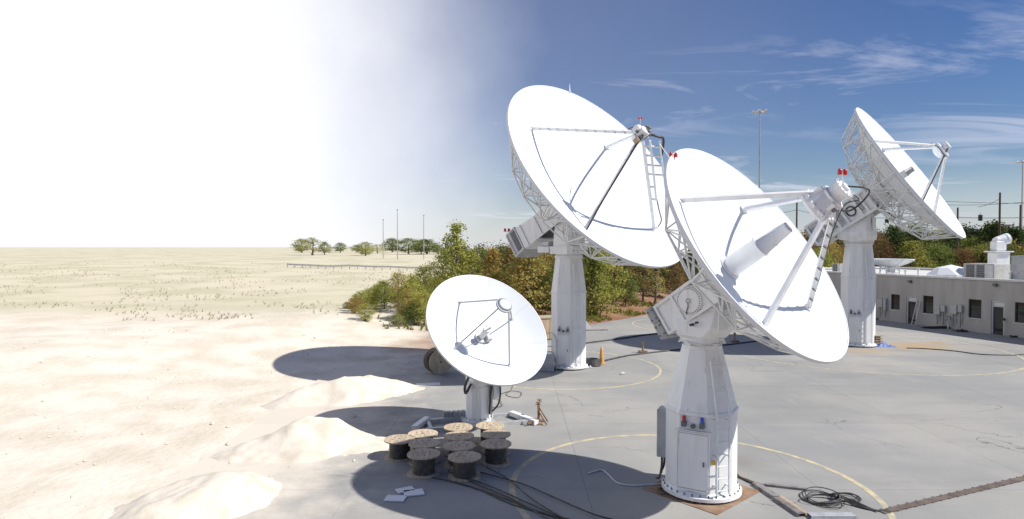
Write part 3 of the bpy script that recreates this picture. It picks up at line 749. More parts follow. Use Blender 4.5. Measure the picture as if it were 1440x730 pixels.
# ---- antenna in front
root, MD, MT, foc, zR, u, w, n = antenna_frame('white dish with long feed cone on a bottle-shaped pedestal with red and blue lamps', (4.89, 16.07), (5.937, 14.97, 6.302), R(43.7), R(34.5), 3.01, .40)
A1 = root; Rr = 3.01
cam_a = math.atan2(-16.07, -4.89); rot1 = cam_a - R(13)
fm, lm = pedestal(root, [(.83, .12), (.83, 2.16), (.47, 3.72)], rot1, 1.0, (.72, 1.36, .32), 1, bolts=30)
MB().box((.24, -.04, 1.05), (.08, .06, .1), bev=.01).build('latch', 'yel2', root, lm)
cm_ = face_m(rot1 - math.pi / 2 + R(5), .83, 0)
cb_ = MB().box((-.02, .13, 1.42), (.46, .26, 1.25), bev=.012).build('side_cabinet', 'greysteel', root, cm_)
for k in range(4): MB().box((-.02 - .15 + k * .1, .265, 1.02), (.05, .02, .4)).build('vent_slot', 'vent', cb_)
mb = MB(); mb.path(crom([(-.12, .15, .8), (-.12, .16, .5), (-.2, .2, .25), (-.1, .3, .18)], 5), .03, 6); mb.path(crom([(.08, .12, .8), (.1, .14, .5), (.2, .22, .3), (.3, .25, .2)], 5), .03, 6); mb.build('conduit', 'cable', cb_)
# azimuth bearing, turret
mb = MB(); mb.cyl(.50, 3.72, 3.80, 32); mb.cyl(.46, 3.80, 3.88, 32); mb.cyl(.55, 3.88, 3.99, 32); bolts_ring(mb, .525, 24, 3.86, 4.01, .012); mb.build('azimuth_bearing', 'white', root)
mb = MB()
for a in (.3, 1.5, 2.9, 4.1, 5.4): mb.box((0, 0, 0), (.12, .06, .07), Matrix.Rotation(a, 4, 'Z') @ T((.0, -.56, 3.85)))
mb.path([(.58 * math.cos(a), .58 * math.sin(a), 3.87 - .05 * math.sin(a * 3)) for a in np.linspace(0, 5.6, 30)], .018, 5); mb.build('bearing_clamp', 'strut', root)
mb = MB()
def poly_turret(mb, layers):                                   # layers: (z, x half-width, y front(-), y back)
    vs = []
    for z, hx, y0, y1, ch in layers:
        vs += [(-hx + ch, y0, z), (hx - ch, y0, z), (hx, y0 + ch, z), (hx, y1 - ch, z), (hx - ch, y1, z), (-hx + ch, y1, z), (-hx, y1 - ch, z), (-hx, y0 + ch, z)]
    L = len(layers); fs = [(k * 8 + i, k * 8 + (i + 1) % 8, k * 8 + 8 + (i + 1) % 8, k * 8 + 8 + i) for k in range(L - 1) for i in range(8)]
    fs += [tuple(range(L * 8 - 8, L * 8)), tuple(range(7, -1, -1))]
    mb.add(vs, fs)
poly_turret(mb, [(3.99, .52, -.52, .52, .22), (4.06, .58, -.56, .56, .22), (4.30, .60, -.72, .58, .16), (4.72, .42, -.72, .50, .12), (5.15, .42, -.55, .42, .12)])
tur = mb.build('turret', 'white', root, MT)
MB().box((-.30, -.735, 4.5), (.46, .02, .52), bev=.006).build('access_panel', 'white', tur)
MB().box((.605, -.05, 4.2), (.03, .5, .22), bev=.006).build('access_panel', 'white', tur)
mb = MB(); mb.cyl(.035, 0, .14, 8, MT @ T((-.60, -.1, 4.36)) @ Matrix.Rotation(R(-90), 4, 'Y')); mb.cyl(.03, 0, .1, 8, MT @ T((-.60, -.22, 4.42)) @ Matrix.Rotation(R(-90), 4, 'Y')); mb.build('limit_switch', 'dark', root)
# elevation arms with gear wheel, counterweights
for sx in (-1, 1):
    m = MD @ T((sx * .46, 0, 0)) @ side_m(sx)
    def X(nv): return -nv if sx > 0 else nv
    x0, x1 = sorted((X(-2.12), X(-.42)))
    mb = MB(); mb.box(((x0 + x1) / 2, -.24, .03), (x1 - x0, .84, .06)); arm = mb.build('elevation_arm', 'white', root, m)
    mb = MB(); grid_frame(mb, x0, x1, -.66, .18, .07, .06, .11, (X(-1.52),)); mb.build('arm_border', 'white', arm)
    mb = MB(); mb.cyl(.345, .06, .125, 48, T((X(-1.12), -.24, 0))); mb.cyl(.07, .125, .15, 16, T((X(-1.12), -.24, 0))); mb.build('gear_wheel', 'white', arm)
    mb = MB(); bolts_ring(mb, .31, 34, .12, .14, .014, T((X(-1.12), -.24, 0))); bolts_ring(mb, .05, 6, .14, .17, .014, T((X(-1.12), -.24, 0)))
    mb.path([Vector((X(-1.12) - .02, -.26, .15)), Vector((X(-1.2), -.36, .15)), Vector((X(-1.3), -.42, .14)), Vector((X(-1.36), -.5, .14))], .012, 5); mb.build('bolt_circle', 'vent', arm)
    mb = MB(); xa, xb = X(-.55), X(-.62)
    mb.add([(X(-.9), .10, .114), (X(-.72), .10, .114), (X(-.8), .02, .114)], [(0, 1, 2)] if sx < 0 else [(2, 1, 0)]); mb.build('lightening_hole', 'vent', arm)
mb = MB(); mb.box((0, .20, -1.27), (.92, .04, 1.7)); mb.box((0, -.63, -1.85), (.92, .05, .55)); mb.box((0, -.24, -2.02), (.92, .8, .06)); mb.build('arm_cover', 'white', root, MD)
for k, wc in enumerate((.0, -.45)):
    mb = MB(); mb.box((0, wc, -2.27), (1.16, .44, .30), bev=.06); cw = mb.build('counterweight', 'cwgrey', root, MD)
    for sx in (-.42, 0, .42):
        for wy in (-.12, .12): MB().cyl(.03, -2.44, -2.41, 8, T((sx, wc + wy, 0))).build('bolt', 'vent', cw)
    for zz_ in (-2.2, -2.34):
        for wy in (-.12, .12): MB().tube((-.59, wc + wy, zz_), (-.57, wc + wy, zz_), .03, 8).build('bolt', 'vent', cw)
reflector(root, MD, Rr, foc, 16, [.55], .3)
truss(root, MD, Rr, foc, 10, [.22, .5, .77], [.46, .52, .46], [.12, .36, .62, .9], .62, -.46, .024)
sts = strut_set(root, MD, Rr, foc, .735, (132, 43, -45, -125), .30, 2.72, .095, .12)
mb = MB(); o, f, t = sts[2]
for k in range(1, 9): mb.beam(f.lerp(t, k / 9.2) + Vector((-.06, -.06, 0)), f.lerp(t, k / 9.2) + Vector((.07, .07, 0)), .125, .012)
mb.build('cable_clamp', 'vent', o)
mb = MB(); dd = Vector((.06, -.02, .05)); mb.path(crom([f + dd + Vector((0, .04, 0)), f.lerp(t, .3) + dd, f.lerp(t, .65) + dd, t + dd + Vector((.05, -.02, .1)), t + Vector((.1, -.1, .5)), Vector((.02, -.02, 3.15))], 6), .013, 5); mb.build('feed_cable', 'cable', o)
mb = MB(); mb.path(crom([Vector((.02, .05, 3.2)), Vector((.25, -.25, 3.5)), Vector((.42, -.35, 3.3)), Vector((.38, -.4, 2.95)), Vector((.27, -.3, 2.8))], 6), .02, 5); mb.build('feed_cable', 'cable', root, MD)
# feed cone
mb = MB(); mb.lathe([(.33, .02), (.33, .06), (.27, .06), (.265, .10), (.245, .93), (.275, .93), (.275, .99), (.235, .99), (.135, 1.74)], 32, smooth=True); fc = mb.build('feed_cone', 'white', root, MD)
MB().cyl(.132, 1.735, 1.742, 24).build('feed_window', 'coping', fc)
MB().cyl(.06, 0, .012, 12, T((.17, -.17, .62)) @ Matrix.Rotation(R(-45), 4, 'Z') @ Matrix.Rotation(R(90), 4, 'Y')).build('inspection_port', 'vent', fc)
MB().cyl(.022, 0, .02, 10, T((-.0, -.19, 1.3)) @ Matrix.Rotation(R(90), 4, 'X')).build('lock_tag', 'yel2', fc)
mb = MB(); bolts_ring(mb, .3, 16, .05, .08, .012); mb.build('bolt_circle', 'strut', fc)
# subreflector with drum behind it
mb = MB(); mb.lathe([(.02, 2.86), (.18, 2.83), (.30, 2.72), (.385, 2.52), (.40, 2.44), (.43, 2.43), (.43, 2.50), (.39, 2.60), (.31, 2.80), (.24, 2.90), (.22, 2.95), (.02, 2.95)], 40); sub = mb.build('subreflector', 'strut', root, MD)
for k in range(10): MB().box((0, 0, 0), (.05, .16, .07), Matrix.Rotation(2 * math.pi * k / 10, 4, 'Z') @ T((.40, 0, 2.57))).build('rim_bracket', 'white', sub)
mb = MB(); mb.cyl(.27, 2.88, 2.93, 32); mb.cyl(.20, 2.93, 3.14, 32); mb.cyl(.25, 3.14, 3.20, 32); bolts_ring(mb, .23, 14, 3.19, 3.23, .014); mb.cyl(.10, 3.2, 3.26, 16)
for k in range(4): mb.box((0, 0, 0), (.11, .09, .2), Matrix.Rotation(R(45 + 90 * k), 4, 'Z') @ T((.30, 0, 2.79)))
mb.build('subreflector_mount', 'white', root, MD)
mb = MB(); mb.box((0, 0, 0), (.12, .02, .09), Matrix.Rotation(R(200), 4, 'Z') @ T((0, .33, 2.78))); mb.box((0, 0, 0), (.12, .02, .09), Matrix.Rotation(R(160), 4, 'Z') @ T((0, .33, 2.78))); mb.build('mount_window', 'vent', sub)
beacon(root, MD @ Vector((.03, .10, 3.2)), s=.85)
a = R(118); beacon(root, MD @ Vector((Rr * math.cos(a), Rr * math.sin(a), zR)) + Vector((0, 0, -.22)), s=.75)
a = R(124); q = MD @ Vector((Rr * math.cos(a), Rr * math.sin(a), zR)); MB().tube(q, q + Vector((-.25, .05, .38)), .012, 5).build('lightning_rod', 'strut', root)
# rusted plate the pedestal stands on
pp = MB(); hd = 1.52; rp = R(-3); pp.prism([(hd * math.cos(rp + k * math.pi / 2), hd * math.sin(rp + k * math.pi / 2)) for k in range(4)], .002, .014); pp = pp.build('base_plate', 'rust', root)

# ---- tall antenna behind it on the left: deep open truss, prime focus feed
root, MD, MT, foc, zR, u, w, n = antenna_frame('largest white dish with deep open truss and dark cable on its feed legs', (2.96, 32.6), (4.552, 30.87, 10.057), R(42.6), R(35.1), 5.66, .38)
A2 = root; Rr = 5.66
rot2 = math.atan2(-32.6, -2.96) - R(18)
fm, lm = pedestal(root, [(.83, .12), (.84, 3.95), (.64, 5.72)], rot2, 1.0, (.62, 1.5, .3), 1, bolts=20, lens=('greysteel', 'greysteel'))
m2 = face_m(rot2, .84, 0)
mb = MB(); mb.cyl(.74, 5.72, 5.84, 36); mb.cyl(.68, 5.84, 5.92, 36); bolts_ring(mb, .70, 28, 5.70, 5.87, .015); mb.build('azimuth_bearing', 'strut', root)
mb = MB(); poly_turret(mb, [(5.92, .78, -.78, .78, .2), (6.32, .80, -.80, .80, .2), (6.33, .66, -.62, .62, .12), (7.2, .62, -.66, .56, .12), (7.9, .55, -.5, .5, .2)]); tur = mb.build('turret', 'white', root, MT)
MB().box((0, 1.15, 6.15), (1.5, .8, .34), bev=.03).build('drive_platform', 'white', tur)
MB().box((-.2, 1.2, 6.45), (.7, .5, .26), bev=.03).build('drive_motor', 'coping', tur)
for k in range(5): MB().tube((-.5 + k * .25, -.815, 6.1), (-.5 + k * .25, -.80, 6.1), .03, 6).build('bolt', 'vent', tur)
for sx in (-1, 1):
    m = MD @ T((sx * .72, 0, 0)) @ side_m(sx)
    def X(nv): return -nv if sx > 0 else nv
    mb = MB(); P = [(-1.0, -.75), (-4.3, -.38), (-4.3, .98), (-2.7, .62), (-1.0, .75)]
    pl = [(X(a), b_) for a, b_ in P]
    if sx < 0: pl = pl[::-1]
    mb.prism(pl, 0, .08); arm = mb.build('elevation_arm', 'white', root, m)
    mb = MB()
    for a, b_ in (((-2.75, -.5), (-2.75, .6)), ((-3.9, -.38), (-3.9, .88))): mb.beam((X(a[0]), a[1], .11), (X(b_[0]), b_[1], .11), .06, .1, (0, 0, 1))
    mb.build('stiffener', 'white', arm)
    mb = MB(); mb.cyl(.42, .08, .16, 40, T((X(-1.55), -.2, 0))); mb.build('gear_wheel', 'white', arm)
mb = MB(); mb.beam((0, .98, -4.28), (0, .64, -2.7), .05, 1.44, (1, 0, 0)); mb.beam((0, .64, -2.7), (0, .75, -1.0), .05, 1.44, (1, 0, 0)); mb.box((0, -.40, -3.8), (1.44, .05, 1.0)); mb.build('arm_cover', 'white', root, MD)
mb = MB(); mb.box((0, .36, -4.75), (1.62, 1.5, .86), bev=.05); cw = mb.build('equipment_cabinet', 'greysteel', root, MD)
for sx in (-1, 1):
    MB().box((sx * .815, .36, -4.60), (.03, 1.16, .34)).build('vent_panel', 'vent', cw)
    mb = MB(); grid_frame(mb, -5.15, -4.34, -.36, 1.08, .05, 0, .03, (-4.86,)); mb.build('panel_frame', 'white', cw, T((sx * .815, 0, 0)) @ Matrix(((0, 0, sx, 0), (0, 1, 0, 0), (1, 0, 0, 0), (0, 0, 0, 1))))
MB().box((0, .36, -5.19), (1.3, 1.2, .03)).build('rear_grille', 'vent', cw)
beacon(root, MD @ Vector((-.75, 1.1, -5.1)) + Vector((0, 0, -.1)), s=1.2)
reflector(root, MD, Rr, foc, 24, [.38, .7], .5)
truss(root, MD, Rr, foc, 18, [.2, .47, .76], [1.05, 1.2, 1.1], [.12, .32, .6, .9], .95, -1.1, .036)
sts = strut_set(root, MD, Rr, foc, .72, (128, 42, -45), .28, 4.32, .13, .15)
for st in sts[:1]:
    o, f, t = st
    for k in range(1, 11): MB().beam(f.lerp(t, k / 11) + Vector((-.06, -.06, 0)), f.lerp(t, k / 11) + Vector((.06, .06, 0)), .2, .03).build('cable_clamp', 'galv', o)
a = R(-128); f = Vector((.60 * Rr * math.cos(a), .60 * Rr * math.sin(a), (.60 * Rr) ** 2 / 4 / foc)); t = Vector((.28 * math.cos(a), .28 * math.sin(a), 4.32))
mb = MB(); mb.beam(f, t, .11, .11); o = mb.build('strut', 'strut', root, MD)
sag = Vector((.02, -.02, .09)); mb = MB(); mb.path(crom([f + Vector((-.25, -.3, .0)), f + Vector((0, -.05, .25)), f.lerp(t, .3) + sag, f.lerp(t, .6) + sag, f.lerp(t, .9) + sag, t + Vector((0, 0, .25))], 6), .045, 6); mb.build('feed_cable', 'cable', o)
o, f, t = sts[2]; off = Vector((.30, -.12, .14)); mb = MB()      # ladder alongside the lower right leg
mb.beam(f.lerp(t, .34) + off * .9, f.lerp(t, 1.0) + off, .09, .09); mb.beam(f.lerp(t, .62) + off * 2.4, f.lerp(t, 1.0) + off * 2.4, .08, .08); lad = mb.build('leg_ladder', 'strut', root, MD)
for k in (.36, .50, .64, .74, .84, .94): MB().beam(f.lerp(t, k), f.lerp(t, k) + off * (2.4 if k > .6 else 1.0), .06, .06).build('rung', 'strut', lad)
mb = MB(); mb.path(crom([f + Vector((.3, .1, .12)), f.lerp(t, .12) + off * 1.3, f.lerp(t, .25) + off * 1.1, f.lerp(t, .36) + off], 6), .03, 5); mb.build('feed_cable', 'cable', lad)
mb = MB(); mb.path(crom([t + Vector((0, 0, .4)), t + Vector((.35, -.25, .55)), t + off * 2.6 + Vector((0, 0, .15)), f.lerp(t, .86) + off * 2.5], 6), .06, 6); mb.build('feed_hose', 'cable', lad)
mb = MB(); mb.cyl(.30, 4.25, 4.33, 24); mb.cyl(.16, 4.0, 4.25, 20, r1=.2); mb.cyl(.21, 4.33, 4.78, 20); mb.box((.2, -.1, 4.62), (.34, .3, .3), bev=.03); mb.box((-.16, .2, 4.55), (.3, .3, .36), bev=.03); fd = mb.build('feed_package', 'strut', root, MD)
mb = MB(); q = random.Random(4)
for k in range(9): mb.box((q.uniform(-.3, .3), q.uniform(-.3, .3), q.uniform(4.35, 4.95)), (q.uniform(.06, .16), q.uniform(.06, .16), q.uniform(.08, .2)))
mb.build('amplifier_block', 'vent', fd)
MB().box((-.28, -.28, 4.28), (.22, .22, .3), bev=.02).build('junction_box', 'tan', fd)
beacon(root, MD @ Vector((-.25, .25, 4.85)), s=.8)
# short tuning link with elbow between the feed and the upper leg
mb = MB(); mb.path(crom([Vector((.35, .4, 4.2)), Vector((.75, .95, 4.05)), Vector((1.0, 1.3, 3.6))], 5), .03, 5); mb.build('guy_cable', 'cable', root, MD)
a = R(80); q = MD @ Vector((Rr * math.cos(a), Rr * math.sin(a), zR)); MB().tube(q, q + Vector((0, 0, .45)), .05, 6, r1=.01).build('lightning_rod', 'strut', root)

# ---- antenna by the building, seen from behind its rim
root, MD, MT, foc, zR, u, w, n = antenna_frame('white dish turned edge-on with ribbed back, its pedestal standing before the building', (22.1, 39.9), (24.104, 37.98, 10.922), R(47.1), R(33.6), 4.9, .40)
A3 = root; Rr = 4.9
rot3 = math.atan2(-39.9, -22.1) - R(10)
fm, lm = pedestal(root, [(.93, .12), (.93, 4.42), (.72, 6.42)], rot3, 1.08, (.7, 1.6, .3), 1, bolts=20, lens=('rust', 'greysteel'))
mb = MB(); mb.cyl(.80, 6.42, 6.52, 36); mb.cyl(.74, 6.52, 6.58, 36); mb.cyl(.86, 6.58, 6.72, 36); bolts_ring(mb, .82, 28, 6.5, 6.76, .018); mb.build('azimuth_bearing', 'strut', root)
mb = MB(); poly_turret(mb, [(6.72, .85, -.85, .95, .25), (7.0, .92, -.9, 1.15, .25), (7.25, .95, -.85, 1.15, .2), (8.3, .66, -.75, .62, .15), (9.2, .6, -.5, .5, .2)]); tur = mb.build('turret', 'white', root, MT)
for x in (-.55, -.1, .4): MB().box((x, 1.15, 6.98), (.12, .1, .2)).build('junction_box', 'vent', tur)
MB().box((-.962, .1, 7.1), (.03, .9, .3), bev=.01).build('access_panel', 'white', tur)
MB().box((0, -.86, 7.7), (.8, .03, .8), bev=.01).build('access_panel', 'white', tur)
for sx in (-1, 1):
    m = MD @ T((sx * .82, 0, 0)) @ side_m(sx)
    def X(nv): return -nv if sx > 0 else nv
    x0, x1 = sorted((X(-5.1), X(-.95)))
    mb = MB(); mb.box(((x0 + x1) / 2, -.33, .02), (x1 - x0, 1.5, .04)); arm = mb.build('elevation_arm', 'white', root, m)
    mb = MB(); grid_frame(mb, x0, x1, -1.08, .42, .14, .04, .22, tuple(X(v) for v in (-1.45, -1.85, -2.75, -3.3, -4.2))); mb.build('arm_border', 'white', arm)
    mb = MB(); mb.path([(X(-2.3) + .26 * math.cos(a), -.33 + .3 * math.sin(a), .09 + .02 * math.sin(3 * a)) for a in np.linspace(0, 12.5, 50)], .045, 6); mb.build('coiled_cable', 'cable', arm)
    MB().box((X(-1.65), -.3, .09), (.16, .7, .08)).build('junction_box', 'greysteel', arm)
    MB().box((X(-3.02), -.33, .07), (.22, .9, .06)).build('vent_panel', 'greysteel', arm)
    MB().box((X(-3.75), -.33, .09), (.55, .8, .1), bev=.02).build('drive_box', 'greysteel', arm)
    MB().box((X(-4.65), -.33, .09), (.55, .8, .1), bev=.02).build('drive_box', 'greysteel', arm)
mb = MB(); mb.box((0, .40, -3.0), (1.64, .05, 4.1)); mb.box((0, -1.06, -4.4), (1.64, .05, 1.4)); mb.box((0, -.33, -5.07), (1.64, 1.4, .06)); mb.build('arm_cover', 'white', root, MD)
mb = MB(); mb.box((0, -.33, -5.2), (1.7, 1.3, .2), bev=.05); mb.build('counterweight', 'cwgrey', root, MD)
reflector(root, MD, Rr, foc, 24, [.4, .72], .45)
truss(root, MD, Rr, foc, 14, [.2, .5, .80], [1.0, 1.2, 1.15], [.12, .34, .64, .93], .9, -1.0, .032)
sts = strut_set(root, MD, Rr, foc, .74, (135, 45, -45, -135), .42, 3.42, .13, .15)
o, f, t = sts[3]; mb = MB(); e = Vector((0, 0, .10)); mb.beam(f + e, f.lerp(t, 1.12) + e, .07, .05); mb.build('waveguide', 'cable', o)
mb = MB(); mb.lathe([(.32, .05), (.32, .10), (.28, .10), (.22, 1.25), (.24, 1.25), (.24, 1.3), (.2, 1.3), (.17, 1.72), (.01, 1.73)], 28); mb.build('feed_cone', 'greysteel', root, MD)
mb = MB(); mb.lathe([(.01, 3.0), (.2, 3.03), (.4, 3.14), (.58, 3.32), (.60, 3.32), (.58, 3.36), (.3, 3.42), (.01, 3.42)], 32); mb.build('subreflector', 'refl', root, MD)
mb = MB(); mb.cyl(.2, 3.4, 3.75, 16); mb.box((0, 0, 3.48), (.9, .9, .1)); mb.box((.1, .1, 3.8), (.5, .4, .16), bev=.02); mb.build('subreflector_mount', 'strut', root, MD)
mb = MB(); mb.path(crom([Vector((-.6, -.75, -1.0)), Vector((-.8, -1.4, -.75)), Vector((-.3, -2.0, -.6)), Vector((.5, -1.9, -.5)), Vector((.9, -1.4, -.3))], 8), .05, 6); mb.build('drape_cable', 'cable', root, MD)

# ---- small antenna on a steel skid
root, MD, MT, foc, zR, u, w, n = antenna_frame('small white dish on a stubby pedestal bolted to a steel skid', (-1.21, 22.2), (-.799, 21.57, 3.536), R(33.3), R(39.8), 2.23, .38)
A4 = root; Rr = 2.23
mb = MB(); loft(mb, [(.40, .22), (.40, 1.35), (.34, 1.40)], R(-95)); mb.cyl(.47, .14, .22, 28); mb.cyl(.38, 1.38, 1.50, 28); mb.cyl(.44, 1.5, 1.56, 28); ped = mb.build('pedestal', 'white', root)
MB().box((0, .02, .78), (.22, .03, .34), face_m(R(-95), .40, 0), bev=.006).build('access_panel', 'white', ped)
mb = MB(); bolts_ring(mb, .44, 14, .2, .26, .015); mb.build('bolt_circle', 'vent', ped)
for k in range(8):
    a = R(-95 + 22.5 + 45 * k); mb = MB(); mb.add([(.40 * math.cos(a), .40 * math.sin(a), .5), (.47 * math.cos(a), .47 * math.sin(a), .22), (.40 * math.cos(a), .40 * math.sin(a), .22)], [(0, 1, 2)]); mb.tube((.42 * math.cos(a), .42 * math.sin(a), .22), (.40 * math.cos(a), .40 * math.sin(a), .5), .012, 4); mb.build('gusset', 'white', ped)
mb = MB(); poly_turret(mb, [(1.56, .36, -.36, .36, .1), (2.3, .36, -.36, .36, .1), (2.75, .26, -.3, .3, .1)]); mb.build('turret', 'white', root, MT)
mb = MB(); mb.cyl(.36, -.12, .12, 28, MT @ T((.52, -.1, 1.15)) @ Matrix.Rotation(R(90), 4, 'Y')); mb.box((.52, -.1, 1.55), (.22, .5, .9), MT, bev=.08); mb.build('jack_housing', 'white', root)
mb = MB(); mb.tube((.0, -.55, -.25), (-.0, -.4, -1.0), .06, 8); mb.build('elevation_jack', 'galv', root, MD)
mb = MB(); mb.lathe([(.5, -.04), (.5, -.2), (.3, -.5), (.02, -.5)], 24); mb.build('hub', 'white', root, MD)
reflector(root, MD, Rr, foc, 8, [], .12)
sts = strut_set(root, MD, Rr, foc, .65, (110, -70, 200, 20), .26, 2.0, .04, .05, 'greysteel')
mb = MB(); mb.lathe([(.26, 1.98), (.29, 1.98), (.29, 2.02), (.26, 2.02), (.26, 1.98)], 24); mb.build('subreflector_ring', 'greysteel', root, MD)
mb = MB(); mb.lathe([(.01, 1.92), (.12, 1.94), (.25, 2.05), (.26, 2.05), (.12, 2.08), (.01, 2.09)], 24); mb.build('subreflector', 'refl', root, MD)
mb = MB(); mb.cyl(.22, .02, .1, 24); mb.cyl(.11, .1, .55, 20); fd = mb.build('feed_horn', 'coping', root, MD)
mb = MB(); mb.cyl(.13, .50, .62, 20, r1=.15); mb.box((.2, -.12, .16), (.2, .2, .22), bev=.02); mb.build('feed_collar', 'greysteel', fd)
mb = MB(); mb.path(crom([(-.4, -.35, 2.2), (-.62, -.5, 1.9), (-.75, -.4, 1.5), (-.6, -.2, 1.2), (-.4, -.2, 1.5)], 6), .05, 6, MT); mb.path(crom([(.28, -.42, 2.2), (.3, -.5, 1.6), (.22, -.48, 1.0), (.2, -.46, .4)], 6), .035, 6, MT); mb.path(crom([(.5, -.42, 1.9), (.62, -.5, 1.3), (.5, -.6, .8), (.3, -.5, .5)], 6), .03, 6, MT); mb.build('cable_run', 'cable', root)
mb = MB(); mb.tube((.3, -.45, .25), (.3, -.45, 1.55), .03, 6, mat=MT); mb.tube((-.3, -.42, .25), (-.3, -.42, 2.0), .02, 6, mat=MT); mb.build('conduit', 'coping', root)
# skid: two long beams, cross beams, outrigger with rusty screw jacks
sk = MB()
ang = R(14); SM = Matrix.Rotation(ang, 4, 'Z')
for y in (-.62, .45): sk.beam((-1.9, y, .07), (1.75, y + .15, .07), .16, .14, mat=SM)
for x in (-1.75, -.5, .5, 1.55): sk.beam((x, -.62, .075), (x, .5, .075), .12, .12, mat=SM)
sk.box((0, -.05, .135), (1.05, 1.05, .02), SM); skid = sk.build('skid', 'galv', root)
for (x0, y0, x1, y1) in ((1.35, .55, 1.95, -.75), (-1.75, .55, -2.3, -.4)): MB().beam(SM @ Vector((x0, y0, .14)), SM @ Vector((x1, y1, .10)), .2, .16).build('outrigger', 'strut', root)
for (x, y) in ((2.05, -.62), (2.2, -.25)):
    p = SM @ Vector((x, y, 0)); j = MB(); j.tube(p, p + Vector((0, 0, .78)), .03, 6); j.box(p + Vector((0, 0, .78)), (.16, .16, .03)); j.tube(p + Vector((-.1, 0, .7)), p + Vector((.1, 0, .7)), .015, 5); j.box(p + Vector((0, 0, .02)), (.3, .3, .04))
    j.beam(p + Vector((0, 0, .5)), p + Vector((.3, -.2, .04)), .04, .04); j.beam(p + Vector((0, 0, .1)), p + Vector((-.4, -.25, .1)), .06, .06); j.build('screw_jack', 'rust', root)
for k in range(5): MB().box((-1.1 + k * .17, .62, .2), (.13, .22, .26), SM).build('ballast_block', 'cwgrey', root)

# ------------------------------------------------------------------ cable reels
def make_reel(r=.46, h=.56, core=.31):
    t = thing('cable_reel', '-', 'cable reel')
    for z0 in (0, h - .035):
        fl = MB(); fl.cyl(r, z0, z0 + .035, 36); fl = fl.build('flange', 'reelwood', t)
        if z0:
            mb = MB(); mb.lathe([(.05, h + .002), (.05, h - .03)], 12); mb.cyl(.05, h - .034, h + .002, 12); mb.build('arbor_hole', 'vent', fl)
            mb = MB(); bolts_ring(mb, .2, 6, h - .002, h + .012, .018); mb.build('bolt', 'vent', fl)
    prof = []; m = 18
    for k in range(m): z = .036 + (h - .072) * k / m; dz = (h - .072) / m; prof += [(core - .012, z), (core, z + dz * .3), (core, z + dz * .7)]
    prof.append((core - .012, h - .036))
    MB().lathe(prof, 28).build('wound_cable', 'reelcable', t)
    return t
reel0 = make_reel(); used = False
def put_reel(x, y, label, group=None, rot=None, s=1.0):
    global used
    t = copy_tree(reel0) if used else reel0; used = True
    t['label'] = label
    if group: t['group'] = group
    t.location = (x, y, 0); t.rotation_euler = rot or (0, 0, rnd.uniform(0, 6)); t.scale = (s, s, s); return t
GR = 'wooden cable reels standing in the dish shadow'
LB = 'wooden cable reel with dark cable standing flat in the dish shadow'
for px, d in ((594, 19.15), (596, 18.22), (595, 17.28), (644, 19.85), (645, 18.92), (645.5, 17.98), (653, 17.04), (689, 20.02), (697, 19.1), (697, 18.17), (561, 18.6)):
    lit = px in (594, 644, 689)
    put_reel((px - 720) / FPX * d, d, 'wooden cable reel with its tan top in sunlight, at the back of the cluster' if lit else LB, 'sunlit wooden cable reels at the back of the cluster' if lit else GR)
q = G(611, 523); big = put_reel(q.x, q.y, 'large cable reel standing on its rim behind the small dish', None, (R(90), 0, R(32)), 1.35); big.location.z = .46 * 1.35

# ------------------------------------------------------------------ cables and small things on the concrete
def cable(pts, r, label, mat='cable', name='ground_cable', group=None, cat='cable'):
    o = MB().path(crom([Vector((p[0], p[1], p[2] if len(p) > 2 else r)) for p in pts], 8), r, 6).build(name, mat); return tag(o, label, cat, group)
q = random.Random(21)
ends = [(970, 790), (1000, 800), (905, 800), (935, 785), (985, 770), (880, 790)]
starts = [(600, 668), (622, 678), (634, 662), (640, 668), (676, 668), (684, 660)]
for k in range(6):
    s_, e_ = starts[k], ends[k]; pts = []
    for j in range(7):
        t = j / 6; px = s_[0] + (e_[0] - s_[0]) * t + q.uniform(-6, 6); py = s_[1] + (e_[1] - s_[1]) * t ** 1.35 + (14 * math.sin(t * 3.1)) + q.uniform(-4, 4)
        g = G(px, py); pts.append((g.x, g.y, .018 + .01 * k))
    cable(pts, .018, 'dark cable running over the concrete from the cable reels', group='cables drawn off the reels')
pts = [G(948, 678), G(925, 682), G(890, 684), G(868, 680), G(855, 668), G(845, 662), G(826, 667)]
cable([(p.x, p.y) for p in pts], .022, 'white hose curving from the bottle-shaped pedestal into the dish shadow', 'whitehose', 'hose', cat='hose')
pts = [G(722, 538), G(719, 548), G(712, 556), G(728, 560), G(733, 553), G(718, 551), G(700, 558), G(704, 566), G(706, 572), G(696, 575), G(690, 574)]
cable([(p.x, p.y, .012 + .004 * i) for i, p in enumerate(pts)], .012, 'thin looping cable on the concrete beside the small dish')
pts = [G(838, 511), G(860, 506), G(890, 500), G(950, 493), G(1010, 487), G(1060, 481), G(1100, 476), G(1170, 470)]
cable([(p.x, p.y) for p in pts], .045, 'thick dark cable crossing the shadow between the far pedestals', group=None)
for k, (px, py) in enumerate(((904, 496), (1033, 481))):
    g = G(px, py); mb = MB(); mb.box((0, 0, .06), (.5, .35, .12), bev=.02); mb.cyl(.05, .12, .5, 8); mb.box((0, 0, .55), (.12, .12, .14)); o = mb.build('cable_stand', 'rust'); o.location = g
    tag(o, 'small rusty post stand on the thick cable in the shadow', 'stand', 'stands on the thick cable')
pts = [G(820, 484), G(850, 480), G(880, 476), G(906, 472), G(960, 466)]
cable([(p.x, p.y) for p in pts], .05, 'dark cable on the concrete right of the largest dish pedestal, near the bank')
pts = [G(1275, 490), G(1300, 491), G(1340, 494), G(1380, 499), G(1425, 500), G(1440, 499), G(1470, 500)]
cable([(p.x, p.y) for p in pts], .03, 'thin dark cable across the concrete before the building')
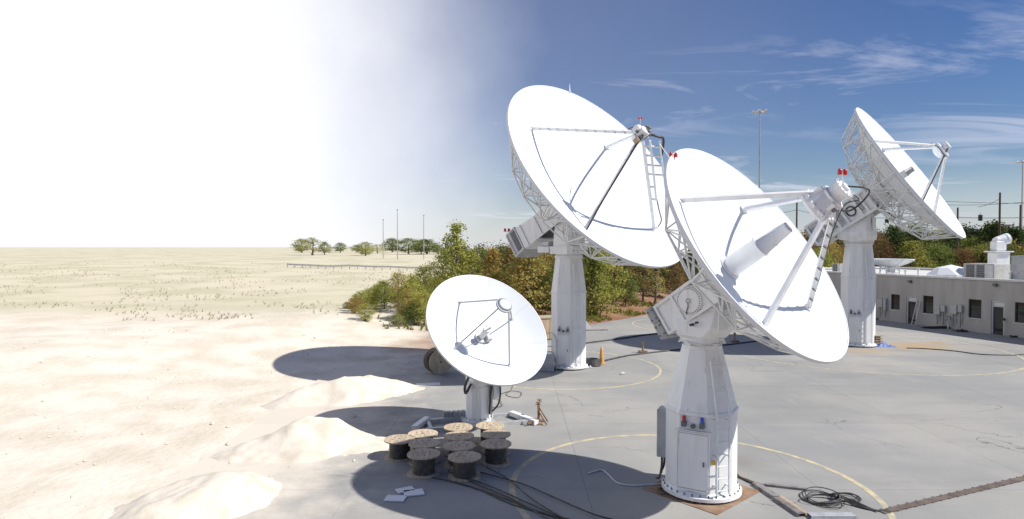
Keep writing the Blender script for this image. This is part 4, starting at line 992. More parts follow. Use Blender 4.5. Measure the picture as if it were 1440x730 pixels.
# steel trench cover strip, planks and trays round the front pedestal
a, b_ = G(1239, 721), G(1462, 668)
tc_ = thing('trench_cover', 'long brown steel trench cover strip crossing the yellow circle', 'trench cover', (a.x, a.y, 0)); dv = (b_ - a); L = dv.length; dv.normalize(); nseg = 5
for k in range(nseg):
    p0, p1 = dv * (L * k / nseg + .008), dv * (L * (k + 1) / nseg - .008); mb = MB(); mb.beam(p0 + Vector((0, 0, .012)), p1 + Vector((0, 0, .012)), .19, .016, (0, 0, 1)) if False else mb.beam(p0 + Vector((0, 0, .014)), p1 + Vector((0, 0, .014)), .20, .018)
    c = mb.build('cover_plate', 'trench', tc_)
    for t in (.1, .35, .6, .85):
        for sgn in (-1, 1): qv = p0.lerp(p1, t) + Vector((-dv.y, dv.x, 0)) * sgn * .105; MB().box((qv.x, qv.y, .022), (.05, .03, .02)).build('bolt_lug', 'vent', c)
def tray(pa, pb, w, h, mat, label, name, z=0.0, tilt=0.0, cat='tray'):
    a, b_ = G(*pa), G(*pb); mb = MB(); up = Vector((0, 0, z))
    if name == 'wood_plank': mb.beam(a + up + Vector((0, 0, h / 2)), b_ + up + Vector((0, 0, h / 2)), w, h)
    else:
        sd = Vector((-(b_ - a).y, (b_ - a).x, 0)).normalized() * (w / 2); vv = Vector((0, 0, .004)) + up
        mb.beam(a + vv, b_ + vv, w, .008); mb.beam(a + sd + up + Vector((0, 0, h / 2)), b_ + sd + up + Vector((0, 0, h / 2)), .012, h); mb.beam(a - sd + up + Vector((0, 0, h / 2)), b_ - sd + up + Vector((0, 0, h / 2)), .012, h)
        mb.beam(a + up + Vector((0, 0, h + .006)), b_ + up + Vector((0, 0, h + .006)), w + .02, .01)
    return tag(mb.build(name, mat), label, cat)
tray((1062, 682), (1092, 702), .17, .07, 'tray', 'short dented grey cable tray leading away from the front pedestal', 'cable_tray')
tray((1092, 703), (1128, 727), .17, .07, 'tray', 'long grey cable tray beside the pale wooden plank', 'cable_tray')
tray((1097, 699), (1133, 724), .10, .035, 'wood', 'weathered wooden plank lying along the grey cable tray', 'wood_plank', cat='plank')
tray((1076, 683), (1134, 689.5), .11, .05, 'tray', 'narrow brown cable tray ending at the coiled black cable', 'cable_tray')
tray((1138, 728), (1201, 728), .20, .07, 'galv', 'flat pale metal cable cover below the coiled black cable', 'cable_tray')
pts = [G(1032, 668), G(1044, 674), G(1056, 680), G(1066, 683), G(1080, 684)]
cable([(p.x, p.y, .03) for p in pts], .03, 'black cable leaving the foot of the front pedestal')
pts = [G(1033, 662), G(1040, 672), G(1052, 677), G(1062, 681)]
cable([(p.x, p.y, .045) for p in pts], .02, 'rusty brown cable at the foot of the front pedestal', 'rust')
pts = [G(934, 694), G(928, 690), G(933, 686), G(942, 688), G(938, 695), G(930, 698), G(924, 694), G(930, 690), G(944, 693)]
cable([(p.x, p.y, .02 + .006 * i) for i, p in enumerate(pts)], .014, 'tangled thin black wire at the shaded left foot of the front pedestal')
# figure-of-eight coil
cc = G(1174, 703); q = random.Random(5); mb = MB()
for k in range(7):
    cx, cy = -.36 + q.uniform(-.08, .08), q.uniform(-.12, .10); rx, ry = q.uniform(.30, .50), q.uniform(.18, .50); ph = q.uniform(0, 6)
    mb.path([(cx + rx * math.cos(a), cy + ry * math.sin(a), .03 + .022 * k * (.55 + .45 * math.cos(a)) + .015 * math.sin(2 * a + ph)) for a in np.linspace(0, 2 * math.pi, 40, endpoint=False)], .0125, 6, closed=True)
for k in range(4):
    cx, cy = .34 + q.uniform(-.04, .04), .12 + q.uniform(-.05, .05); rx, ry = q.uniform(.22, .32), q.uniform(.16, .34)
    mb.path([(cx + rx * math.cos(a), cy + ry * math.sin(a), .03 + .022 * k * (.55 - .45 * math.cos(a)) + .01 * math.sin(3 * a)) for a in np.linspace(0, 2 * math.pi, 34, endpoint=False)], .0125, 6, closed=True)
co = mb.build('cable_coil', 'cable'); co.location = (cc.x, cc.y, 0); tag(co, 'thick coil of black cable tied in a figure of eight on the concrete', 'cable coil')
mb = MB()
for k in range(7): mb.path(crom([(.05, .02 * k - .06, .16), (.08 + .01 * k, -.12, .14), (.22 + .02 * k, -.36, .03 + .012 * k), (.42 + .03 * k, -.56 - .01 * k, .03), (.62 + .03 * k, -.68, .02), (.95, -.74 + .02 * k, .03)], 6), .012, 6)
mb.build('cable_tail', 'cable', co)
mb = MB(); mb.box((.02, 0, .10), (.11, .2, .12), bev=.03); mb.build('tie_wrap', 'dark', co)
pts = [G(1202, 713), G(1218, 716), G(1232, 721)]; cable([(p.x, p.y) for p in pts], .008, 'thin wire between the black coil and the trench cover')
tangle('cable_heap', 'flat dark cable heap on the concrete behind the front dish, near the far circle', 'cable', G(1023, 463), .9, .5, .05, 26, 13)
# by the tall pedestal on the left
g = G(846, 512)
cn = thing('marker_cone', 'slim orange marker cone by the pedestal of the largest dish', 'cone', g); mb = MB(); mb.lathe([(.16, .03), (.12, .3), (.09, .7), (.05, .92), (.001, .93)], 16); mb.build('cone_body', 'orange', cn); MB().box((0, 0, .015), (.36, .36, .03), bev=.008).build('cone_foot', 'orange', cn)
g = G(833, 514); mb = MB()
for k in range(6): mb.path([((.42 - .02 * k) * math.cos(a), (.42 - .02 * k) * math.sin(a), .05 + .055 * k) for a in np.linspace(0, 2 * math.pi, 28, endpoint=False)], .045, 6, closed=True)
o = mb.build('hose_coil', 'dark'); o.location = g; tag(o, 'low round coil of black hose beside the slim orange marker cone', 'hose coil')
g = G(818, 519); mb = MB(); mb.beam((-.9, -.1, .04), (.55, .25, .04), .3, .05); 
for k in range(7): mb.beam((-.85 + k * .22, -.25 + k * .055, .08), (-.82 + k * .22, .06 + k * .055, .08), .06, .05)
o = mb.build('cable_ramp', 'coping'); o.location = g; tag(o, 'white slatted cable ramp at the foot of the largest dish pedestal', 'cable ramp')
g = G(876, 527); mb = MB(); mb.box((0, 0, .06), (.18, .14, .12), bev=.02); o = mb.build('white_block', 'paper'); o.location = g; tag(o, 'tiny white block lying alone inside the middle yellow circle', 'block')
g = G(823, 462); ms = MB(); ms.add([(-.3, -.25, 0), (.5, -.25, 0), (.5, .25, 0), (-.3, .25, 0), (-.28, -.2, .95), (-.2, -.2, .95), (-.2, .2, .95), (-.28, .2, .95)], [(3, 2, 1, 0), (4, 5, 6, 7), (0, 1, 5, 4), (1, 2, 6, 5), (2, 3, 7, 6), (3, 0, 4, 7)]); ms = ms.build('wedge_cover', 'paper'); ms.location = g; tag(ms, 'white wedge-shaped cover on the concrete edge behind the largest dish pedestal', 'cover')
g = G(840, 465); mb = MB(); mb.beam((-.8, 0, .03), (.8, .25, .03), .25, .06); o = mb.build('wood_plank', 'tray'); o.location = g; tag(o, 'dark plank lying next to the white wedge-shaped cover', 'plank')
# tan crate and stair frame left of that pedestal
g = G(768, 476); cr = thing('tan_crate', 'tan plywood crate partly hidden behind the small dish', 'crate', g, R(25))
MB().box((0, 0, .75), (1.7, 1.3, 1.4), bev=.02).build('crate_body', 'tan', cr); MB().box((0, 0, 1.49), (1.8, 1.4, .07)).build('lid', 'reelwood', cr)
for x in (-.6, 0, .6): MB().box((x, 0, .025), (.1, 1.3, .05)).build('skid', 'reelwood', cr)
for x in (-.78, 0, .78): MB().box((x, -.665, .75), (.09, .03, 1.38)).build('batten', 'reelwood', cr)
g = G(774, 521); stn = thing('access_stair', 'steel step stand with railing between the small dish and the largest pedestal', 'stair', g, R(10))
for x in (-.3, .3):
    for y in (0, .8): MB().tube((x, y, 0), (x, y, 1.9 if y else 1.5), .025, 6).build('post', 'galv', stn)
    MB().tube((x, 0, 1.5), (x, .8, 1.9), .025, 6).build('handrail', 'galv', stn); MB().tube((x, 0, .2), (x, .8, .9), .03, 6).build('stringer', 'galv', stn)
for k in range(4): MB().box((0, .1 + .22 * k, .22 + .2 * k), (.6, .2, .03)).build('tread', 'galv', stn)
for k in range(3): MB().tube((-.3, .8, 1.1 + .35 * k), (.3, .8, 1.1 + .35 * k), .02, 6).build('guard_rail', 'galv', stn)
g = G(766, 521); mb = MB(); mb.box((0, 0, .4), (.9, .7, .8), bev=.03); mb.box((0, -.36, .45), (.7, .02, .55)); o = mb.build('ground_cabinet', 'greysteel'); o.location = g; tag(o, 'low grey equipment cabinet in shade beside the step stand', 'cabinet')
# by the pedestal in front of the building
g = G(1233, 487); pl = thing('pallet_stack', 'stack of small wooden blocks and trays at the foot of the edge-on dish pedestal', 'pallet stack', g)
for k in range(5): MB().box((.03 * (k % 2), 0, .08 + .15 * k), (.55 - .05 * k, .45, .07)).build('slat_tray', 'reelwood', pl); 
for k in range(4): MB().box((0, .02, .155 + .15 * k), (.3, .3, .08)).build('spacer', 'dark', pl)
g = G(1242, 487); mb = MB(); nx = 9; q = random.Random(8)
vs = [((i / nx - .5) * 1.3, (j / nx - .5) * .7, max(.02, .3 * math.exp(-((i / nx - .35) ** 2 + (j / nx - .5) ** 2) * 9) + q.uniform(0, .07)) if 0 < i < nx and 0 < j < nx else .01) for j in range(nx + 1) for i in range(nx + 1)]
mb.add(vs, [(j * (nx + 1) + i, j * (nx + 1) + i + 1, (j + 1) * (nx + 1) + i + 1, (j + 1) * (nx + 1) + i) for j in range(nx) for i in range(nx)]); o = mb.build('blue_tarp', 'bluetarp'); o.location = g; tag(o, 'crumpled blue tarp lying beside the wooden block stack', 'tarp')
# white boards left on the sand
for k, (px, py, w, h, rz, lab) in enumerate(((602, 541, 1.1, .5, .15, 'white board lying flat in the shade left of the small dish'), (582, 694, .5, .38, .3, 'white sheet lying by the cables, the one at an angle'), (556, 702, .5, .35, -.1, 'white sheet lying by the cables nearest the sand'), (570, 690, .45, .3, .5, 'white sheet lying just behind two others by the cables'))):
    g = G(px, py); o = MB().box((0, 0, .02), (w, h, .03), bev=.004).build('white_board', 'paper'); o.location = g; o.rotation_euler = (0, 0, rz); tag(o, lab, 'board')

# ------------------------------------------------------------------ sand mounds on the left
from mathutils import noise as mnoise
def mound(x, y, rx, ry, h, rz, seed, label):
    n = 44; vs = []; fs = []
    for j in range(n + 1):
        for i in range(n + 1):
            a, b_ = i / n * 2 - 1, j / n * 2 - 1
            px, py = a * rx, b_ * ry; p = Vector((px * .6 + seed * 7, py * .6, 0))
            d = math.hypot(a, b_) + .28 * mnoise.noise(p * 1.1)
            z = h * (1 - sstep(0, 1, d)) ** .8 * (1 + .35 * mnoise.noise(p * 1.7 + Vector((3, 1, 0)))) + .05 * mnoise.noise(p * 6)
            vs.append((px, py, z - .06 if d < 1 else -.12))
    fs = [(j * (n + 1) + i, j * (n + 1) + i + 1, (j + 1) * (n + 1) + i + 1, (j + 1) * (n + 1) + i) for j in range(n) for i in range(n)]
    o = MB().add(vs, fs, True).build('sand_mound', 'sand'); o.location = (x, y, 0); o.rotation_euler = (0, 0, rz); return tag(o, label, 'sand mound')
mound(-6.9, 26.3, 3.6, 1.7, .85, R(20), 1, 'long low sand mound left of the small dish, behind the reels')
mound(-6.5, 19.6, 3.0, 1.6, .8, R(14), 2, 'pale sand mound left of the cable reels')
mound(-7.6, 15.4, 2.4, 1.8, .6, R(60), 3, 'low round sand mound beside the white sheets')
# clods and stones spilled round the mounds, dry tufts in the field
q = np.random.RandomState(12); mb = MB()
for k in range(900):
    x, y = q.uniform(-26, -4.2), q.uniform(12, 40)
    if mnoise.noise(Vector((x * .35, y * .35, 4))) < -.05: continue
    r_ = abs(q.normal(0, .03)) + .012; z = max(0.0 if x > -9.2 else gz(x, y), -.06) + r_ * .3
    o3 = q.uniform(.6, 1.3, (6,)); mb.add([(x + r_ * o3[0], y, z), (x, y + r_ * o3[1], z), (x - r_ * o3[2], y, z), (x, y - r_ * o3[3], z), (x, y, z + r_ * .8 * o3[4]), (x, y, z - r_ * .6)], [(0, 1, 4), (1, 2, 4), (2, 3, 4), (3, 0, 4), (1, 0, 5), (2, 1, 5), (3, 2, 5), (0, 3, 5)])
o = mb.build('sand_clods', 'sand'); o['kind'] = 'stuff'; tag(o, 'pale clods and pebbles scattered over the sand', 'pebbles')
mb = MB()
for k in range(3600):
    y = 44 + 100 * q.uniform(0, 1) ** 1.3; x = -10 - q.uniform(0, 1) * (26 + y * .75)
    if mnoise.noise(Vector((x * .12, y * .12, 2))) < -.02: continue
    z = gz(x, y)
    for j in range(4):
        a = q.uniform(0, 6.28); h = q.uniform(.10, .34); dx, dy = math.cos(a) * .05, math.sin(a) * .05; lx, ly = q.normal(0, .12), q.normal(0, .12)
        mb.add([(x - dx, y - dy, z - .02), (x + dx, y + dy, z - .02), (x + lx, y + ly, z + h)], [(0, 1, 2)])
o = mb.build('dry_grass', leafmat('straw', (.74, .68, .54), (.66, .61, .46), (.58, .56, .38), .55)); o['kind'] = 'stuff'; tag(o, 'dry straw-coloured grass tufts over the open field', 'grass')

# ------------------------------------------------------------------ trees
def tree_meshes(kind, seed):
    q = np.random.RandomState(seed); pr = random.Random(seed)
    H = 1.0
    # envelope radius by height fraction, all for a tree of unit height
    if kind == 'cone': env = lambda t: .30 * (1 - t) ** .8 * min(1, .35 + t * 6); t0 = .08; ncl, nl, sp, ls = 120, 34, .045, .030
    elif kind == 'column': env = lambda t: .17 * math.sin(math.pi * min(1, max(0, t)) ** .75) ** .7 + .01; t0 = .10; ncl, nl, sp, ls = 90, 34, .045, .030
    elif kind == 'sparse': env = lambda t: .36 * math.sin(math.pi * min(1, .12 + .88 * t)) ** .6; t0 = .25; ncl, nl, sp, ls = 75, 26, .05, .026
    else: env = lambda t: .37 * math.sin(math.pi * min(1, .14 + .84 * t)) ** .65; t0 = .16; ncl, nl, sp, ls = 125, 34, .052, .031
    cl = []
    lob = [(pr.uniform(0, 6.28), pr.uniform(.7, 1.15)) for _ in range(6)]
    while len(cl) < ncl:
        t = pr.uniform(t0, 1); a = pr.uniform(0, 2 * math.pi); k = 1 + .22 * math.sin(a * 2 + lob[0][0] + t * 5) + .16 * math.sin(a * 3 + lob[1][0] - t * 9)
        r = env((t - t0) / (1 - t0)) * k * math.sqrt(pr.uniform(.12, 1))
        cl.append((r * math.cos(a), r * math.sin(a), t + pr.uniform(-.02, .02)))
    C = np.array(cl); n = ncl * nl
    P = np.repeat(C, nl, 0) + q.normal(0, sp, (n, 3)) * np.array([1, 1, .75])
    out = np.repeat(C, nl, 0) * np.array([1, 1, 0]); out[:, 2] = .12
    nrm = q.normal(0, 1, (n, 3)) + out * 6; nrm /= np.linalg.norm(nrm, axis=1)[:, None]
    tmp = q.normal(0, 1, (n, 3)); a = np.cross(nrm, tmp); a /= np.linalg.norm(a, axis=1)[:, None]; b = np.cross(nrm, a)
    s = ls * q.uniform(.5, 1.25, (n, 1)) * .55
    asp = q.uniform(.5, .9, (n, 1))
    V = np.stack([P - a * s, P - b * s * asp * .9 + a * s * .1, P + a * s, P + b * s * asp + a * s * .1], 1).reshape(-1, 3)
    me = bpy.data.meshes.new('crown'); me.vertices.add(len(V)); me.vertices.foreach_set('co', V.astype(np.float32).ravel())
    me.loops.add(n * 4); me.loops.foreach_set('vertex_index', np.arange(n * 4, dtype=np.int32)); me.polygons.add(n); me.polygons.foreach_set('loop_start', np.arange(0, n * 4, 4, dtype=np.int32))
    me.update(); me.validate()
    mb = MB(); x = y = 0; prev = Vector((0, 0, -.03)); ht = .93 if kind in ('cone', 'column') else .78; stems = [prev]
    for k in range(1, 8):
        t = k / 7 * ht; x += pr.uniform(-.012, .012); y += pr.uniform(-.012, .012); stems.append(Vector((x, y, t)))
    for k in range(7):
        r0 = .022 * (1 - k / 7.6) + .002; mb.tube(stems[k], stems[k + 1], r0 * (1.35 if k == 0 else 1), 6, .022 * (1 - (k + 1) / 7.6) + .002, caps=False)
    for c in pr.sample(cl, 26):
        c = Vector(c); k = min(6, max(1, int((c.z - .12) / ht * 7))); st = stems[k]; mid = st.lerp(c, .5) + Vector((0, 0, .01))
        mb.tube(st, mid, .008, 4, .005, caps=False); mb.tube(mid, c, .005, 4, .002, caps=False)
    return me, mb.mesh('trunk', 'bark')
TM = {}
for kind in ('round', 'cone', 'column', 'sparse'):
    TM[kind] = [tree_meshes(kind, 100 + 13 * k + len(kind)) for k in range(3)]
crown_cache = {}
LBL = {
 ('round', 'leaf_orange'): 'bushy tree with yellow and orange autumn leaves', ('round', 'leaf_green'): 'bushy mid green tree', ('round', 'leaf_dark'): 'dense dark green bushy tree',
 ('round', 'leaf_lime'): 'bushy yellow-green tree', ('round', 'leaf_rust'): 'bushy rust brown autumn tree', ('cone', 'leaf_dark'): 'dark green pointed evergreen tree', ('cone', 'leaf_green'): 'mid green pointed tree',
 ('cone', 'leaf_orange'): 'pointed tree with golden autumn leaves', ('column', 'leaf_lime'): 'slim upright yellow-green tree', ('column', 'leaf_green'): 'slim upright green tree', ('cone', 'leaf_lime'): 'pointed yellow-green tree',
 ('sparse', 'leaf_rust'): 'thin tree with sparse rust brown leaves', ('sparse', 'leaf_orange'): 'thin tree with sparse orange leaves', ('sparse', 'leaf_green'): 'thin sparse green tree', ('sparse', 'leaf_lime'): 'thin sparse yellow-green tree'}
def tree(x, y, h, kind, leaf, where, wid=1.0, zoff=0.0):
    v = rnd.randrange(3); key = (kind, leaf, v); cme, tme = TM[kind][v]
    if key not in crown_cache:
        m_ = cme.copy(); m_.materials.clear(); m_.materials.append(M[leaf]); crown_cache[key] = m_
    lab = LBL[(kind, leaf)] + ' ' + where
    t = thing('tree', lab, 'tree', (x, y, gz(x, y) - .05 + zoff), rnd.uniform(0, 6.28), lab)
    t.scale = (h * wid, h * wid, h)
    link('trunk', tme, t); link('crown', crown_cache[key], t); return t
W1 = 'on the bank behind the largest dish'
def T1(px, d, topy, kind, leaf, where=W1, wid=1.0):
    x = (px - 720) / FPX * d; h = HCAM + (YH - topy) / FPX * d - gz(x, d); return tree(x, d, h, kind, leaf, where, wid)
for px, d, ty, kind, leaf, wid in (
    (640, 58, 316, 'column', 'leaf_lime', 1.0), (627, 62, 352, 'round', 'leaf_lime', 1.0), (660, 60, 355, 'round', 'leaf_lime', 1.1), (676, 66, 348, 'round', 'leaf_green', 1.2), (693, 57, 351, 'cone', 'leaf_orange', 1.1),
    (706, 64, 345, 'round', 'leaf_green', 1.1), (724, 60, 347, 'round', 'leaf_rust', .9), (745, 55, 339, 'cone', 'leaf_orange', 1.35), (741, 58, 352, 'round', 'leaf_orange', 1.2), (762, 59, 350, 'round', 'leaf_orange', 1.2),
    (716, 54, 383, 'round', 'leaf_orange', 1.1), (775, 62, 352, 'round', 'leaf_rust', 1.0), (785, 55, 374, 'round', 'leaf_green', 1.0), (700, 56, 384, 'round', 'leaf_lime', 1.0),
    (834, 57, 352, 'cone', 'leaf_lime', 1.5), (846, 60, 356, 'round', 'leaf_lime', 1.1), (826, 64, 346, 'cone', 'leaf_dark', 1.3), (868, 66, 352, 'round', 'leaf_rust', 1.0), (886, 70, 352, 'round', 'leaf_green', 1.2), (880, 64, 380, 'round', 'leaf_green', 1.0),
    (905, 68, 350, 'sparse', 'leaf_rust', 1.0), (921, 66, 356, 'sparse', 'leaf_orange', 1.0), (915, 76, 350, 'round', 'leaf_dark', 1.3), (938, 78, 348, 'round', 'leaf_dark', 1.3), (955, 80, 352, 'round', 'leaf_dark', 1.2), (897, 78, 356, 'round', 'leaf_dark', 1.2),
    (948, 72, 370, 'round', 'leaf_rust', 1.0), (862, 74, 352, 'round', 'leaf_dark', 1.3), (972, 82, 350, 'round', 'leaf_green', 1.2), (990, 84, 350, 'round', 'leaf_rust', 1.2), (1010, 86, 350, 'round', 'leaf_dark', 1.3), (1035, 88, 348, 'round', 'leaf_green', 1.2), (1060, 90, 346, 'round', 'leaf_dark', 1.3), (1085, 92, 345, 'round', 'leaf_rust', 1.2)):
    T1(px, d, ty, kind, leaf, wid=wid)
for k in range(26):                                            # second row that closes the gaps
    px = 655 + k * 13 + rnd.uniform(-5, 5); d = 84 + rnd.uniform(0, 22); T1(px, d, 350 + rnd.uniform(-3, 8), 'round', rnd.choice(('leaf_dark', 'leaf_green', 'leaf_dark', 'leaf_rust')), 'in the back row behind the bank', 1.25)
W2 = 'in the dense belt beyond the building'
q = random.Random(31)
for row, (d0, ty0, n_, st) in enumerate(((88, 352, 24, 15), (100, 340, 24, 15), (116, 331, 24, 15), (136, 324, 22, 16))):
    for k in range(n_):
        px = 1096 + k * st + q.uniform(-5, 5); d = d0 + q.uniform(-5, 5)
        ty = ty0 + q.uniform(-7, 9) + (4 if px < 1200 else 0)
        kind, leaf = q.choice((('round', 'leaf_green'), ('round', 'leaf_dark'), ('round', 'leaf_green'), ('cone', 'leaf_dark'), ('round', 'leaf_rust'), ('round', 'leaf_lime'), ('round', 'leaf_green'), ('sparse', 'leaf_orange')) if px > 1240 else (('round', 'leaf_rust'), ('round', 'leaf_orange'), ('round', 'leaf_green'), ('round', 'leaf_rust'), ('sparse', 'leaf_orange'), ('round', 'leaf_dark')))
        T1(px, d, ty, kind, leaf, W2, 1.15)
for px, d, ty, kind, leaf, wid in ((1256, 84, 318, 'cone', 'leaf_dark', 1.1), (1284, 92, 324, 'round', 'leaf_dark', 1.2), (1281, 80, 341, 'column', 'leaf_lime', 1.5), (1397, 96, 313, 'cone', 'leaf_dark', 1.2), (1366, 104, 321, 'round', 'leaf_dark', 1.2), (1426, 100, 321, 'cone', 'leaf_dark', 1.4), (1352, 112, 321, 'round', 'leaf_dark', 1.1), (1385, 84, 345, 'round', 'leaf_lime', 1.1), (1318, 84, 345, 'round', 'leaf_green', 1.1), (1236, 82, 338, 'round', 'leaf_rust', 1.0), (1135, 86, 330, 'round', 'leaf_rust', 1.2), (1150, 80, 352, 'round', 'leaf_lime', 1.1)):
    T1(px, d, ty, kind, leaf, 'standing out before the belt of trees beyond the building', wid)
W3 = 'in the dry field on the left'
q = random.Random(17)
for px, d, ty, kind, leaf, wid in ((600, 52, 374, 'round', 'leaf_lime', 1.0), (580, 50, 388, 'round', 'leaf_lime', 1.1), (560, 54, 384, 'round', 'leaf_orange', 1.1), (540, 52, 396, 'round', 'leaf_lime', 1.1), (612, 56, 390, 'round', 'leaf_orange', 1.0), (572, 47, 408, 'round', 'leaf_orange', 1.0), (596, 46, 410, 'round', 'leaf_lime', 1.0)):
    T1(px, d, ty, kind, leaf, W3, wid)
for k in range(30):                                            # scrub that runs on from the tree belt
    t_ = q.random(); px = 475 + 150 * t_ ** .7 + q.uniform(-6, 6); d = q.uniform(43, 64); x = (px - 720) / FPX * d; h = q.uniform(1.0, 2.3) * (.55 + .6 * t_)
    kd, lf = q.choice((('round', 'leaf_lime'), ('round', 'leaf_lime'), ('round', 'leaf_orange'), ('round', 'leaf_green')))
    o = tree(x, d, h, kd, lf, '-', 1.7); nm = {'leaf_lime': 'low yellow-green bush', 'leaf_orange': 'low orange-tinted bush', 'leaf_green': 'low mid green bush'}[lf] + ' in the scrub left of the tree belt'
    o.name = 'bush'; o['label'] = nm; o['group'] = nm; o['category'] = 'bush'
for k in range(13):
    px = 425 + k * 18 + q.uniform(-8, 8); d = 260 + q.uniform(-40, 90); T1(px, d, 341 + q.uniform(-6, 5), q.choice(('round', 'sparse', 'round')), q.choice(('leaf_green', 'leaf_lime')), 'on the far horizon across the field', q.uniform(1.5, 3.2))

# low weeds along the top of the bank
q = np.random.RandomState(2); pts = []
for k in range(2600):
    s_ = q.uniform(-14, 34); e_ = abs(q.normal(0, 4)) + .6; x = EDGE0.x + EDGED.x * s_ - EDGED.y * e_; y = EDGE0.y + EDGED.y * s_ + EDGED.x * e_
    if mnoise.noise(Vector((x * .25, y * .25, 0))) < .02: continue
    pts.append((x, y, gz(x, y)))
mb = MB()
for (x, y, z) in pts:
    for j in range(5):
        a = q.uniform(0, 6.28); h = q.uniform(.12, .42); dx, dy = math.cos(a) * .06, math.sin(a) * .06; lx, ly = q.normal(0, .12), q.normal(0, .12)
        mb.add([(x - dx, y - dy, z - .02), (x + dx, y + dy, z - .02), (x + lx, y + ly, z + h)], [(0, 1, 2)])
o = mb.build('bank_weeds', 'leaf_lime'); o['kind'] = 'stuff'; tag(o, 'scattered low weeds growing on the red soil bank', 'weeds')

# ------------------------------------------------------------------ poles, wires, far things
def mast(px, d, topy, label, lights=3, r=.16, name='light_mast'):
    x = (px - 720) / FPX * d; z0 = gz(x, d); top = HCAM + (YH - topy) / FPX * d
    t = thing(name, label, 'light mast', (x, d, z0))
    MB().tube((0, 0, -.3), (0, 0, top - z0), r, 8, r * .55).build('pole', 'pole_metal', t)
    hd = MB(); hd.tube((0, 0, top - z0 - .2), (0, 0, top - z0 + .25), r * 1.6, 8); hd = hd.build('head_frame', 'pole_metal', t)
    for k in range(lights):
        a = 2 * math.pi * k / lights + .4; mb = MB(); mb.tube((0, 0, top - z0), (1.0 * math.cos(a), 1.0 * math.sin(a), top - z0 + .1), .05, 5); mb.box((1.15 * math.cos(a), 1.15 * math.sin(a), top - z0), (.55, .55, .35), bev=.08); mb.build('floodlight', 'galv', hd)
    return t
mast(1067, 120, 158, 'tall grey light mast with a ring of floodlights rising behind the front dish', 5, .2)
mast(1436, 150, 228, 'tall grey light mast beyond the trees at the building end', 5, .2)
mast(685, 210, 341, 'short far light pole with flat head behind the autumn trees', 2, .12, 'light_pole')
mast(622, 240, 341, 'short far light pole with flat head across the dry field', 2, .12, 'light_pole')
def upole(px, d, topy, label, arm=True, lamp=False):
    x = (px - 720) / FPX * d; z0 = gz(x, d); top = HCAM + (YH - topy) / FPX * d
    t = thing('utility_pole', label, 'utility pole', (x, d, z0), 0); MB().tube((0, 0, -.3), (0, 0, top - z0), .17, 8, .12).build('pole', 'pole_wood', t)
    if arm: MB().beam((-.9, 0, top - z0 - .6), (.9, 0, top - z0 - .6), .1, .12).build('cross_arm', 'pole_wood', t)
    if lamp:
        MB().box((1.0, 0, HCAM + (YH - 317) / FPX * d - z0), (1.0, .3, .35), bev=.08).build('lamp_head', 'vent', t)
    return Vector((x, d, top))
pA = upole(1405, 88, 271, 'tall wooden utility pole with a lamp, rising above the trees', False, True)
pB = upole(1346, 96, 292, 'short wooden utility pole by the edge-on dish rim', False)
pC = upole(1120, 98, 280, 'wooden utility pole behind the front dish feed', False)
pD = upole(1434, 100, 288, 'grey-brown utility pole close to the light mast', False)
for px, ty, d, lab in ((539, 309, 190, 'thin far pole in the field with nothing on top'), (559, 295, 180, 'tallest thin far pole in the dry field'), (596, 303, 185, 'thin far pole beside the slim upright tree')):
    x = (px - 720) / FPX * d; z0 = gz(x, d); top = HCAM + (YH - ty) / FPX * d; t = thing('far_pole', lab, 'pole', (x, d, z0)); MB().tube((0, 0, -.3), (0, 0, top - z0), .14, 6, .09).build('pole', 'pole_metal', t); MB().box((0, 0, top - z0), (.5, .3, .15)).build('pole_cap', 'pole_metal', t)
def wire(a, b_, sag, label, r=.028):
    pts = [a.lerp(b_, k / 14) - Vector((0, 0, sag * 4 * (k / 14) * (1 - k / 14))) for k in range(15)]; return tag(MB().path(pts, r, 4).build('overhead_wire', 'dark', None), label, 'wire', None)
def P3(px, py, d): return atd(px, py, d)
wire(P3(1330, 305.5, 97), P3(1470, 305, 97), .15, 'lowest overhead wire, the one carrying the traffic signal', .045)
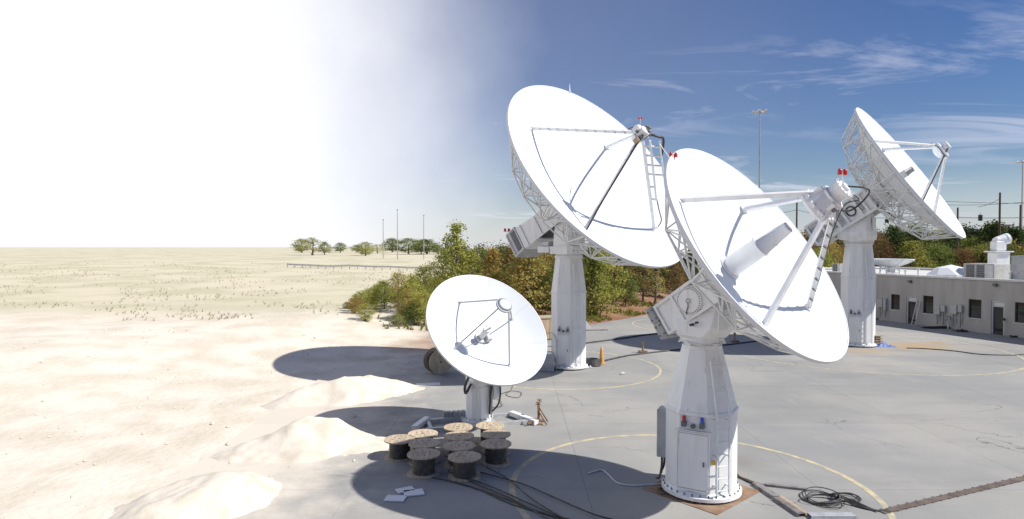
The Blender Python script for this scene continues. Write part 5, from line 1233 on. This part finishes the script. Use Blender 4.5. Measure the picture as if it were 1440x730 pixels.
wire(P3(1220, 306, 97), P3(1330, 305.5, 97), .12, 'overhead wire passing behind the edge-on dish with small signals', .04)
wire(P3(1325, 288, 95), P3(1470, 281, 90), .3, 'upper overhead wire reaching the tall wooden pole')
wire(P3(1325, 283, 95), P3(1470, 286, 90), .1, 'middle overhead wire crossing the tall wooden pole')
wire(P3(1375, 291, 95), P3(1405, 280, 88), .2, 'short slanting wire up to the tall wooden pole')
wire(P3(1060, 301, 98), P3(1120, 295, 98), .3, 'overhead wire left of the pole behind the front dish feed')
wire(P3(1120, 295, 98), P3(1175, 300, 98), .3, 'overhead wire right of the pole behind the front dish feed')
def signal(px, py, d, h, label):
    p = P3(px, py, d); t = thing('traffic_signal', label, 'traffic signal', p - Vector((0, 0, h))); t.rotation_euler = (0, 0, .3)
    MB().box((0, 0, h / 2), (.4, .35, h), bev=.04).build('housing', 'dark', t); MB().tube((0, 0, h), (0, 0, h + .35), .03, 5).build('hanger', 'dark', t)
    for k in range(3): MB().cyl(.12, 0, .16, 10, T((0, -.17, h * (.2 + .3 * k))) @ Matrix.Rotation(R(90), 4, 'X')).build('visor', 'dark', t)
signal(1378.5, 302, 97, .95, 'black traffic signal hanging from a wire right of the edge-on dish')
signal(1247, 308, 97, .6, 'small dark traffic signal seen under the edge-on dish, on its own wire')
signal(1254, 308, 97, .45, 'smaller of the two dark signals seen under the edge-on dish')
# guard rail and road across the field
a, b_ = Vector((-46, 128, 0)), Vector((-12, 120, 0)); a.z = gz(a.x, a.y); b_.z = gz(b_.x, b_.y)
gr = thing('guard_rail', 'long pale metal guard rail across the dry field', 'guard rail', a); 
for k in range(20):
    p0 = a.lerp(b_, k / 20); p1 = a.lerp(b_, (k + 1) / 20); z0, z1 = gz(p0.x, p0.y), gz(p1.x, p1.y)
    MB().beam(Vector((p0.x, p0.y, z0 + .65)) - a, Vector((p1.x, p1.y, z1 + .65)) - a, .08, .34).build('rail', 'coping', gr); MB().box(Vector((p0.x, p0.y + .1, z0 + .4)) - a, (.15, .12, .9)).build('post', 'galv', gr)
